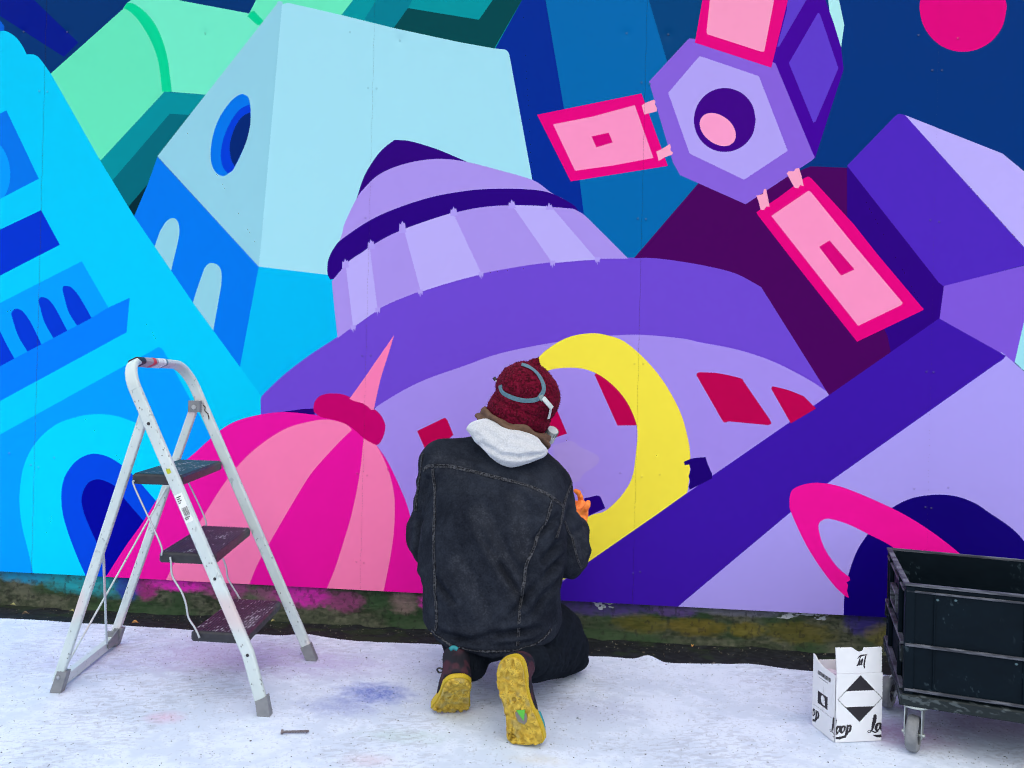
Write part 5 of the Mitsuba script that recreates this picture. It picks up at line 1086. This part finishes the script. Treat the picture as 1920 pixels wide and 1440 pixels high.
tag('person__respirator', 'half mask respirator with blue grey head straps')
strap([(1.9849, -0.68, 1.1775), (2.0041, -0.68, 1.1723), (2.0253, -0.68, 1.1595), (2.0427, -0.68, 1.1447), (2.0575, -0.68, 1.1224), (2.0666, -0.68, 1.098), (2.0624, -0.68, 1.0771), (2.056, -0.68, 1.0675)], 0.0165, 'person__respirator__crown_strap', 'strap_web')
strap([(1.9124, -0.68, 1.1037), (1.9136, -0.68, 1.0923), (1.9207, -0.68, 1.0792), (1.942, -0.68, 1.0665), (1.9766, -0.68, 1.055), (2.009, -0.68, 1.0512), (2.0374, -0.68, 1.0547), (2.0542, -0.68, 1.0637), (2.0615, -0.68, 1.0733)], 0.0165, 'person__respirator__head_strap', 'strap_web')
strap([(2.0553, -0.67, 1.0693), (2.0612, -0.67, 1.0619), (2.0671, -0.67, 1.0544)], 0.019, 'person__respirator__buckle', 'mid_plastic', 4, 0.004)
strap([(2.0644, -0.66, 1.0618), (2.0742, -0.66, 1.0507), (2.086, -0.66, 1.0377), (2.0938, -0.66, 1.0265)], 0.017, 'person__respirator__buckle', 'pale_plastic', 4, 0.005)
strap([(2.0918, -0.62, 1.0312), (2.0884, -0.62, 1.0118), (2.0832, -0.62, 0.9904)], 0.011, 'person__respirator__strap_tail', 'pale_plastic', 5)
e0 = np.array((1.8993, -0.6, 1.1037)); e1 = np.array((1.8851, -0.6, 1.1229))
add('person__respirator__strap_end', box((-0.006, -0.002, 0), (0.006, 0.002, 0.024), 0.001).apply_transform(np.array([[*np.array([frame(e1 - e0)[0][i], frame(e1 - e0)[1][i], frame(e1 - e0)[2][i], e0[i]])] for i in range(3)] + [[0, 0, 0, 1.0]])), 'pale_plastic')
add('person__respirator__strap_end', cyl(e1 - (e1 - e0) * 0.1, e1 + (e1 - e0) * 0.45, 0.0065, n=8), 'dark_plastic')
mk_c = hd + np.array([0.006, 0.115, -0.055])
add('person__respirator__face_piece', nets(lambda P: sunion([sd_ell(P, mk_c, (0.045, 0.04, 0.05)), sd_cone(P, mk_c + [0, 0.02, 0], mk_c + [0, 0.045, -0.005], 0.025, 0.018)], 0.02), mk_c - 0.09, mk_c + 0.09, 0.005, 3), 'mid_plastic', smooth=True)
for s, c0, c1 in ((1, (2.0752, -0.5, 0.8992), (2.0977, -0.53, 0.9417)), (-1, (1.8652, -0.47, 0.9642), (1.8502, -0.52, 0.9961))):
    a, b = np.array(c0), np.array(c1); d = (b - a) / np.linalg.norm(b - a); L_ = np.linalg.norm(b - a)
    fk = add('person__respirator__filter', lathe([(0.0, 0.0), (0.022, 0.0), (0.024, 0.004), (0.024, L_ * 0.55), (0.021, L_ * 0.6), (0.021, L_), (0.0, L_)] if s > 0 else [(0.0, 0), (0.012, 0), (0.012, L_), (0, L_)], a, d, 20), 'pale_plastic' if s > 0 else 'dark_plastic', smooth=35, label='right filter cartridge with ribs' if s > 0 else 'left filter cartridge')
    if s > 0:
        u, w, _ = frame(d)
        for t in np.arange(0, 2 * math.pi, 0.42):
            c = a + (u * math.cos(t) + w * math.sin(t)) * 0.0215
            add(fk + '__rib', hull([c + d * (L_ * q_) + (u * math.cos(t + e_) + w * math.sin(t + e_)) * r_ for q_ in (0.58, 1.02) for e_ in (-0.09, 0.09) for r_ in (0.0, 0.003)]), 'mid_plastic')

# hands in orange gloves -------------------------------------------------
def glove(key, chains, lo, hi, lab):
    f = lambda P: sunion([sd_cone(P, c[i][0], c[i + 1][0], c[i][1], c[i + 1][1]) for c in chains[:1] for i in range(len(c) - 1)] + [sunion([sd_cone(P, c[i][0], c[i + 1][0], c[i][1], c[i + 1][1]) for i in range(len(c) - 1)], 0.003) for c in chains[1:]], 0.006)
    m = nets(f, lo, hi, 0.003, 3)
    m = displace(m, lambda v, n: 0.0016 * (meshkit.fbm(v * [130, 130, 60], 2, 4) - 0.5))
    return add(key, m, 'glove_rubber', smooth=True, label=lab)


pr = np.array([2.204, -0.212, 0.594])
A = lambda dx, dy, dz: tuple(pr + np.array([dx, dy, dz]))
chains = [[(wr_r, 0.029), (A(-0.002, -0.035, -0.045), 0.030), (A(0.0, -0.008, -0.014), 0.032), (A(0.004, 0.012, 0.012), 0.030)],
          [(A(0.004, 0.018, 0.024), 0.0115), (A(-0.001, 0.010, 0.056), 0.0112), (A(-0.010, 0.000, 0.076), 0.0104), (A(-0.022, -0.003, 0.082), 0.0092)],
          [(A(0.010, 0.030, 0.014), 0.0115), (A(0.014, 0.062, 0.020), 0.0108), (A(-0.018, 0.082, 0.020), 0.0100), (A(-0.042, 0.072, 0.018), 0.009)],
          [(A(0.010, 0.028, -0.006), 0.0112), (A(0.014, 0.060, -0.004), 0.0105), (A(-0.016, 0.080, -0.004), 0.0098), (A(-0.040, 0.070, -0.004), 0.0088)],
          [(A(0.006, 0.022, -0.026), 0.0105), (A(0.010, 0.050, -0.028), 0.0098), (A(-0.014, 0.070, -0.028), 0.0090), (A(-0.034, 0.064, -0.026), 0.008)],
          [(A(0.0, -0.030, -0.012), 0.014), (A(0.020, -0.044, 0.016), 0.0125), (A(0.030, -0.040, 0.030), 0.0115), (A(0.031, -0.028, 0.040), 0.0100)]]
gk = add_glove = glove('person__glove', chains, pr - 0.14, pr + 0.13, 'orange glove on the right hand')
a, b = np.array(wr_r), np.array(A(-0.002, -0.035, -0.045)); d = (b - a) / np.linalg.norm(b - a)
add(gk + '__cuff', lathe([(0.034, -0.03), (0.037, -0.028), (0.036, 0.0), (0.0345, 0.012), (0.033, 0.0125), (0.032, -0.03)], a + d * 0.01, d, 24), 'glove_cuff', smooth=40)
pl = np.array(wr_l) + np.array([0.02, 0.07, -0.03]); B = lambda dx, dy, dz: tuple(pl + np.array([dx, dy, dz]))
chains = [[(wr_l, 0.028), (B(0, -0.02, 0.008), 0.030), (B(0.0, 0.015, 0.0), 0.031)]]
for k in range(4):
    x_ = 0.030 - 0.020 * k; l_ = (0.9, 1.0, 0.94, 0.78)[k]
    chains.append([(B(x_, 0.03, 0.004), 0.0112), (B(x_ * 1.15, 0.03 + 0.036 * l_, 0.0), 0.0105), (B(x_ * 1.15, 0.03 + 0.056 * l_, -0.018), 0.0098), (B(x_ * 1.1, 0.03 + 0.060 * l_, -0.038), 0.0088)])
chains.append([(B(0.026, -0.01, -0.004), 0.014), (B(0.048, 0.014, -0.014), 0.012), (B(0.050, 0.038, -0.024), 0.010)])
glove('person__glove', chains, pl - 0.13, pl + 0.16, 'orange glove on the left hand')

# the spray can held in the right hand
mat('can_body', (0.20, 0.26, 0.34), 0.3, 0.5, 0.3)
tag('spray_can', 'grey blue spray can held in the orange gloved right hand, mostly hidden behind the arm', 'spray can')
cc = np.array([2.150, -0.178, 0.492]); ax_ = np.array([-0.03, 0.02, 1.0])
add('spray_can__body', lathe([(0.0, 0.0), (0.028, 0.0), (0.0315, 0.004), (0.0315, 0.150), (0.030, 0.158), (0.016, 0.166), (0.012, 0.168), (0.0, 0.168)], cc, ax_, 28), 'can_body', smooth=35)
add('spray_can__nozzle', lathe([(0.008, 0.166), (0.008, 0.180), (0.006, 0.183), (0.0, 0.183)], cc, ax_, 14), 'pale_plastic', smooth=35)

# ------------------------------------------------------------------ wheeled black crate
CART_O, CART_TURN = np.array([3.208, -0.925, 0.012]), -15.5


def cart(m): return rotz(m, CART_TURN, CART_O)


def crate_color(p, n, uv):
    a = fbm(p.x * 35, p.y * 35, p.z * 35, 3); b = fbm(p.x * 9, p.y * 9, p.z * 9, 2)
    c = mix((0.0012, 0.0038, 0.0075), (0.003, 0.009, 0.0155), a * 0.5 + b * 0.5)
    sc = smoothstep(0.60, 0.72, fbm(p.x * 130 + p.z * 30, p.y * 130, p.z * 50, 3)) * smoothstep(0.5, 0.68, b)
    c = mix(c, (0.05, 0.08, 0.10), sc * 0.45)
    d1, d2, w = voronoi((p.x + p.y * 0.5) * 30, p.z * 30)
    return mix(c, (0.10, 0.17, 0.20), dr.select(w > 0.985, smoothstep(0.13, 0.07, d1), 0.0) * 0.8)


mat('crate_plastic', crate_color, lambda p, n, uv: 0.45 + 0.25 * fbm(p.x * 30, p.y * 30, p.z * 30, 2), 0.08, bump=lambda p, n, uv: 0.0005 * fbm(p.x * 150, p.y * 150, p.z * 150, 2))
mat('crate_worn', lambda p, n, uv: mix((0.028, 0.032, 0.045), (0.11, 0.12, 0.15), smoothstep(0.35, 0.75, fbm(p.x * 26, p.y * 26, p.z * 120, 3))), 0.6, 0.35)
mat('crate_scuffed', lambda p, n, uv: mix((0.004, 0.010, 0.013), (0.05, 0.066, 0.075), smoothstep(0.55, 0.70, fbm(p.x * 60 + p.z * 40, p.y * 60, p.z * 90, 3))), 0.65, 0.35, bump=lambda p, n, uv: 0.0012 * fbm(p.x * 80, p.y * 80, p.z * 80, 3))
mat('wheel_rubber', lambda p, n, uv: mix((0.13, 0.14, 0.155), (0.24, 0.25, 0.27), fbm(p.x * 55, p.y * 55, p.z * 55, 3)), 0.65, 0.3)
mat('wheel_core', (0.02, 0.02, 0.025), 0.5, 0.4)
mat('zinc', lambda p, n, uv: mix((0.36, 0.40, 0.40), (0.56, 0.60, 0.58), fbm(p.x * 60, p.y * 60, p.z * 60, 2)), 0.35, 0.5, 0.8)
tag('wheeled_crate', 'big black ribbed plastic crate on castor wheels at the right edge', 'crate')
CL, CD, Z0, Z1 = 0.82, 0.60, 0.175, 0.512
t = 0.006
key = 'wheeled_crate'
sides = [('near side wall', (0.012, 0.010, Z0), (CL - 0.012, 0.010 + t, Z1 - 0.006)), ('far side wall', (0.012, CD - 0.010 - t, Z0), (CL - 0.012, CD - 0.010, Z1 - 0.006)),
         ('near end wall', (0.012, 0.017, Z0), (0.012 + t, CD - 0.017, Z1 - 0.006)), ('far end wall', (CL - 0.018, 0.017, Z0), (CL - 0.012, CD - 0.017, Z1 - 0.006))]
for lab, lo, hi in sides: add(key + '__side_wall', cart(box(lo, hi, 0.001)), 'crate_plastic')
add(key + '__floor', cart(box((0.02, 0.02, Z0 + 0.002), (CL - 0.02, CD - 0.02, Z0 + 0.010))), 'crate_plastic')
# rim: four mitred flanges with a down-turned lip
rw = 0.017
for a, b, c, d in (((0, 0), (CL, 0), (CL - rw, rw), (rw, rw)), ((CL, CD), (0, CD), (rw, CD - rw), (CL - rw, CD - rw)), ((0, CD), (0, 0), (rw, rw), (rw, CD - rw)), ((CL, 0), (CL, CD), (CL - rw, CD - rw), (CL - rw, rw))):
    m = extrude(Polygon([a, b, c, d]).buffer(-0.0007, join_style=2), 0.007); m.apply_translation([0, 0, Z1 - 0.007])
    add(key + '__rim', cart(m), 'crate_worn')
# ribs round the near side and the near end
for z, h_, out in ((0.488, 0.007, 0.006), (0.324, 0.009, 0.010), (0.186, 0.008, 0.010)):
    add(key + '__rib', cart(box((0.006, 0.010 - out, z - h_ / 2), (CL - 0.006, 0.0095, z + h_ / 2), 0.0015)), 'crate_worn')
    add(key + '__rib', cart(box((0.012 - out - 0.006, 0.030, z - h_ / 2 - 0.004), (0.0115, CD - 0.03, z + h_ / 2 - 0.004), 0.0015)), 'crate_worn')
for x in (0.085, 0.32, 0.56, 0.74):
    add(key + '__upright_rib', cart(box((x - 0.002, 0.0045, Z0 + 0.018), (x + 0.002, 0.0098, Z1 - 0.010), 0.0008)), 'crate_plastic')
add(key + '__label_holder', cart(box((0.32, 0.0035, 0.452), (0.56, 0.0095, 0.456), 0.001)), 'crate_worn')
for x, y in ((0.004, 0.004), (0.004, CD - 0.032), (CL - 0.032, 0.004), (CL - 0.032, CD - 0.032)):
    add(key + '__corner_post', cart(box((x, y, Z0 - 0.004), (x + 0.028, y + 0.028, Z1 - 0.0075), 0.003)), 'crate_plastic')
for y in (0.13, 0.44):
    add(key + '__end_post', cart(box((-0.002, y, Z0), (0.0115, y + 0.016, Z1 - 0.008), 0.002)), 'crate_plastic')
grip = cat([box((-0.006, 0.20, 0.425), (0.0115, 0.36, 0.432), 0.002), box((-0.006, 0.20, 0.370), (0.0115, 0.36, 0.377), 0.002), box((-0.006, 0.193, 0.370), (0.0115, 0.1995, 0.432), 0.002), box((-0.006, 0.3605, 0.370), (0.0115, 0.367, 0.432), 0.002)])
add(key + '__handle_surround', cart(grip), 'crate_worn')
# gussets at the corners of the near end
for z in (0.31, 0.175):
    for y, s in ((0.034, 1), (CD - 0.034, -1)):
        m = hull([(-0.004, y, z), (0.0112, y, z), (-0.004, y + s * 0.05, z), (0.0112, y + s * 0.05, z), (-0.004, y, z - 0.05), (0.0112, y, z - 0.05)])
        add(key + '__gusset', cart(m), 'crate_scuffed')
# dolly frame and castors
dl = Polygon([(0.0, 0.0), (CL, 0.0), (CL, CD), (0.0, CD)]).buffer(0.004)
for lo, hi in (((-0.004, -0.006, 0.138), (CL + 0.004, 0.045, 0.1735)), ((-0.004, CD - 0.045, 0.138), (CL + 0.004, CD + 0.006, 0.1735)), ((-0.004, 0.0455, 0.138), (0.045, CD - 0.0455, 0.1735)), ((CL - 0.045, 0.0455, 0.138), (CL + 0.004, CD - 0.0455, 0.1735))):
    add(key + '__dolly_rail', cart(box(lo, hi, 0.004)), 'crate_scuffed')


def castor(x, y, turn, px, py):
    """x, y: where the swivel sits in the crate's frame; the wheel trails away from it by px, py."""
    sw = lambda m: cart(m)
    ck = add(key + '__castor', sw(lathe([(0.0, 0.1375), (0.040, 0.1375), (0.043, 0.133), (0.043, 0.128), (0.036, 0.124), (0.0, 0.124)], (x, y, 0), (0, 0, 1), 28)), 'zinc', smooth=35)
    add(ck + '__mounting_plate', sw(lathe([(0.0, 0.15), (0.046, 0.15), (0.048, 0.1395), (0.0, 0.1395)], (x, y, 0), (0, 0, 1), 28)), 'crate_scuffed', smooth=35)
    wc = np.array([x + px, y + py, 0.0435]); ax = np.array([math.cos(math.radians(turn)), math.sin(math.radians(turn)), 0]); fw = np.array([-ax[1], ax[0], 0])
    prof = [(0.030, -0.0165), (0.048, -0.0165), (0.0525, -0.013), (0.0545, -0.006), (0.0545, 0.006), (0.0525, 0.013), (0.048, 0.0165), (0.030, 0.0165), (0.030, -0.0165)]
    add(ck + '__wheel', sw(lathe(prof, wc, ax, 40)), 'wheel_rubber', smooth=40)
    add(ck + '__wheel_core', sw(lathe([(0.0, -0.012), (0.0298, -0.010), (0.0298, 0.010), (0.0, 0.012)], wc, ax, 28)), 'wheel_core', smooth=35)
    top = np.array([x, y, 0.1235])
    for s in (-1, 1):
        o = ax * s * 0.0225
        ring = [wc + o + fw * a + np.array([0, 0, b]) for a, b in ((-0.012, -0.010), (0.012, -0.010), (0.014, 0.006), (-0.014, 0.006))] + [top + o + fw * a for a in (-0.024, 0.024)]
        add(ck + '__fork_plate', sw(hull([p + ax * s * h_ for p in ring for h_ in (0.0, 0.003)])), 'zinc')
    add(ck + '__fork_crown', sw(box((-0.0255, -0.024, 0.1205), (0.0255, 0.024, 0.1238), 0.001).apply_transform(np.array([[ax[0], fw[0], 0, x], [ax[1], fw[1], 0, y], [0, 0, 1, 0], [0, 0, 0, 1.0]]))), 'zinc')
    add(ck + '__axle_bolt', sw(cyl(wc - ax * 0.032, wc + ax * 0.032, 0.006, n=8)), 'zinc')


castor(0.042, 0.048, -16, -0.004, -0.014)
castor(0.045, 0.37, -22, -0.050, 0.004)
castor(CL - 0.06, 0.05, 40, -0.01, -0.02)
castor(CL - 0.06, CD - 0.06, -10, 0.0, 0.02)

# ------------------------------------------------------------------ cardboard box of spray cans
BO = np.array([3.026, -0.881, 0.002]); bu = np.array([0.158, 0.040, 0]); bu /= np.linalg.norm(bu); bv = np.array([-bu[1], bu[0], 0]); bz = np.array([0, 0, 1.0])
BW, BD, BH = 0.158, 0.128, 0.216
mat('white_card', lambda p, n, uv: mix((0.66, 0.68, 0.73), (0.72, 0.74, 0.78), fbm(p.x * 30, p.y * 30, p.z * 30, 2)), 0.7, 0.25, bump=lambda p, n, uv: 0.0004 * fbm(p.x * 90, p.y * 90, p.z * 9, 2))
mat('print_black', (0.018, 0.016, 0.022), 0.55, 0.3)
tag('cardboard_box', 'open white cardboard box with black diamond print beside the wheeled crate', 'box')
bp = lambda m: place(m, BO, bu, bv, bz)
ct_ = 0.003


def card(poly, o, a, b, lab=None, key='cardboard_box__panel'):
    """A sheet of card: the outline poly in the axes a and b from o, thick towards their cross product."""
    c = np.cross(a, b); return add(key, place(extrude(poly, ct_), BO + bu * o[0] + bv * o[1] + bz * o[2], a, b, c), 'white_card', **({'label': lab} if lab else {}))


notch = [(BW * 0.33, 0.081), (BW * 0.40, 0.0735), (BW * 0.45, 0.0685), (BW * 0.50, 0.0665), (BW * 0.55, 0.0682), (BW * 0.575, 0.072), (BW * 0.585, 0.0795)]
teeth = [(BW - 0.004 + 0.0022 * (k % 2), 0.006 + 0.0052 * k) for k in range(14)]
flap = Polygon([(0.001, 0.0)] + [(BW - 0.004, 0.0)] + teeth + [(BW - 0.004, 0.080)] + notch[::-1] + [(-0.004, 0.0815)]).buffer(0)
fr = card(shapely.box(0, 0, BW, BH), (0, 0, 0), bu, bz, 'front panel with a black and white diamond', 'cardboard_box__front_panel')
ft = np.array([0, -0.02, 1.0]); ftd = bz * 0.999 + bv * 0.035; ftd /= np.linalg.norm(ftd)
fl = card(flap, (0, 0.0005, BH + 0.0006), bu, ftd, 'front flap standing up with a notch', 'cardboard_box__flap')
sl = [(0, 0), (BD, 0), (BD, BH + 0.02), (BD - 0.012, BH + 0.016), (BD - 0.035, BH + 0.002), (BD * 0.5, BH - 0.004), (0.0, BH - 0.006)]
lk = card(Polygon([(-x, z) for x, z in sl]), (0.0, 0.0032, 0), -bv, bz, 'left side with small print', 'cardboard_box__side_panel')
card(shapely.box(0.0035, 0, BD, BH - 0.004), (BW, 0, 0), bv, bz, None, 'cardboard_box__side_panel')
card(shapely.box(0.0035, 0, BW - 0.0035, BH), (0, BD - 0.002, 0), bu, bz, None, 'cardboard_box__back_panel')
card(shapely.box(0.004, 0.004, BW - 0.004, BD - 0.004), (0, 0, 0.002), bu, bv, None, 'cardboard_box__bottom_panel')


def stroke(runs):
    """Brush script: runs of (x, y, width) points in units of the letter height."""
    ps = []
    for r in runs:
        q = spline(np.array(r, float), 7)
        ps += [LineString([q[i, :2], q[i + 1, :2]]).buffer(max(0.012, (q[i, 2] + q[i + 1, 2]) / 2.9), quad_segs=3) for i in range(len(q) - 1)]
    return shapely.union_all(ps)


L_run = [[(0.30, 1.0, 0.05), (0.36, 0.98, 0.16), (0.33, 0.75, 0.20), (0.26, 0.45, 0.17), (0.18, 0.12, 0.10), (0.10, -0.02, 0.05), (-0.06, -0.10, 0.04), (-0.14, -0.02, 0.03), (-0.02, 0.06, 0.03), (0.16, 0.0, 0.05), (0.40, -0.10, 0.07), (0.62, -0.02, 0.03)]]
o_run = [[(0.30, 0.50, 0.04), (0.12, 0.42, 0.13), (0.03, 0.20, 0.15), (0.08, 0.03, 0.10), (0.24, 0.10, 0.06), (0.34, 0.32, 0.12), (0.30, 0.50, 0.05), (0.42, 0.46, 0.03)]]
p_run = [[(0.10, 0.55, 0.04), (0.14, 0.42, 0.12), (0.06, 0.05, 0.13), (-0.04, -0.32, 0.08)], [(0.14, 0.34, 0.04), (0.28, 0.52, 0.08), (0.38, 0.40, 0.13), (0.30, 0.12, 0.12), (0.16, 0.04, 0.05)]]
sw_run = [[(-0.15, -0.30, 0.05), (0.25, -0.36, 0.13), (0.75, -0.22, 0.10), (1.05, 0.10, 0.02)]]
mv = lambda g, x, y=0: shapely.affinity.translate(g, x, y)
LO = stroke(L_run); O_ = stroke(o_run); P_ = stroke(p_run)
LOOP = shapely.union_all([LO, mv(O_, 0.42), mv(O_, 0.80), mv(P_, 1.22), mv(stroke(sw_run), 0.45)])


def print_on(poly, clip, key, holder, o, a, b, m='print_black', lift=0.0005):
    g = poly.intersection(clip)
    tt = tri2d(g)
    if tt is None: return
    a, b = np.asarray(a, float), np.asarray(b, float); c = np.cross(a, b)
    O = BO + bu * o[0] + bv * o[1] + bz * o[2]
    v = O + tt[0][:, :1] * a + tt[0][:, 1:] * b + c * lift
    add(holder + '__' + key, trimesh.Trimesh(v, tt[1], process=False), m)


sc = lambda g, s, x, y, sx=1.0: shapely.affinity.translate(shapely.affinity.scale(g, s * sx, s, origin=(0, 0)), x, y)
frect = shapely.box(0.0005, 0.001, BW - 0.0005, BH)
F_ = ((0, -0.0002, 0), bu, bz)
lf = dict(o=(0, -0.0001, 0), a=bu, b=bz, lift=ct_ + 0.0006)
dia = Polygon([(0.081, 0.2105), (0.158, 0.1355), (0.081, 0.0625), (0.004, 0.1355)])
inner = dia.buffer(-0.0016, join_style=2)
print_on(dia.difference(inner), frect, 'diamond_outline', fr, **lf, m='print_black')
print_on(inner.intersection(shapely.box(0, 0.1615, BW, BH)), frect, 'diamond_tip', fr, **lf)
print_on(inner.intersection(shapely.box(0, 0, BW, 0.1105)), frect, 'diamond_tip', fr, **lf)
text = sc(LOOP, 0.044, -0.018, 0.030, 0.98)
print_on(text, frect, 'script_lettering', fr, **lf)
print_on(sc(LOOP, 0.048, 0.117, 0.032, 1.0), frect, 'script_lettering', fr, **lf)
swash = stroke([[(0.02, 0.62, 0.02), (0.3, 0.86, 0.10), (0.8, 0.94, 0.07), (1.15, 0.98, 0.02)], [(0.35, 0.80, 0.05), (0.22, 0.45, 0.10), (0.08, 0.12, 0.12), (-0.05, 0.05, 0.05)], [(0.50, 0.55, 0.05), (0.30, 0.35, 0.10), (0.26, 0.10, 0.10), (0.42, 0.22, 0.06), (0.56, 0.58, 0.12), (0.48, 0.10, 0.08)], [(0.98, 0.95, 0.06), (0.85, 0.55, 0.12), (0.76, 0.08, 0.12), (0.80, -0.14, 0.10)]])
print_on(sc(swash, 0.036, 0.070, 0.0225, 0.85), flap, 'script_lettering', fl, (0, 0.0004, BH + 0.0006), bu, ftd, lift=ct_ + 0.0006)
# prints on the left side (seen from outside: along +bv is to the left)
sa = dict(o=(-0.0032, 0, 0), a=bv, b=bz, lift=0.0)
srect = shapely.box(0.001, 0.001, BD - 0.001, BH)
flip = lambda g: shapely.affinity.scale(g, -1, 1, origin=(0, 0))
bar = shapely.union_all([shapely.box(0.026 + 0.0064 * k, 0.178, 0.026 + 0.0064 * k + (0.005 if k % 3 else 0.0057), 0.191) for k in range(12)])
print_on(bar, srect, 'small_print', lk, **sa)
print_on(shapely.union_all([shapely.box(0.04 + 0.006 * k, 0.169, 0.0445 + 0.006 * k, 0.1715) for k in range(9)]), srect, 'small_print', lk, **sa)
pic = shapely.box(0.040, 0.085, 0.098, 0.125).difference(Polygon([(0.055, 0.092), (0.060, 0.118), (0.072, 0.121), (0.080, 0.112), (0.078, 0.098), (0.066, 0.09)]))
print_on(pic, srect, 'picture', lk, **sa)
print_on(shapely.union_all([shapely.box(0.001, 0.070, BD - 0.004, 0.0712), shapely.box(0.066, 0.0715, 0.0670, 0.150)]), srect, 'fold_line', lk, **sa)
print_on(flip(sc(LOOP, 0.044, -0.018, 0.030, 0.98)), srect, 'script_lettering', lk, **sa)
print_on(flip(sc(LOOP, 0.046, -0.168, 0.032, 1.05)), srect, 'script_lettering', lk, **sa)
# the cans inside
mat('can_cap', (0.60, 0.52, 0.62), 0.25, 0.5)
mat('can_paint', (0.45, 0.40, 0.50), 0.3, 0.5)
for j, (a, b, hgt, lab) in enumerate(((0.038, 0.040, 0.188, 'lilac capped spray can in the box, nearest the front'), (0.038, 0.094, 0.182, 'lilac capped spray can in the box, at the back left'), (0.112, 0.040, 0.186, 'lilac capped spray can in the box, front right'), (0.112, 0.094, 0.184, 'lilac capped spray can in the box, back right'))):
    k = 'spray_can_%03d' % (j + 1); tag(k, lab, 'spray can', 'spray cans in the cardboard box'); o = BO + bu * a + bv * b + bz * 0.006
    add(k + '__body', lathe([(0, 0), (0.031, 0), (0.0325, 0.003), (0.0325, hgt - 0.05), (0.031, hgt - 0.044), (0, hgt - 0.044)], o, bz, 24), 'can_paint', smooth=35)
    add(k + '__cap', lathe([(0.030, hgt - 0.0435), (0.0285, hgt - 0.004), (0.026, hgt), (0.018, hgt), (0.016, hgt - 0.004), (0, hgt - 0.004)], o, bz, 24), 'can_cap', smooth=35)
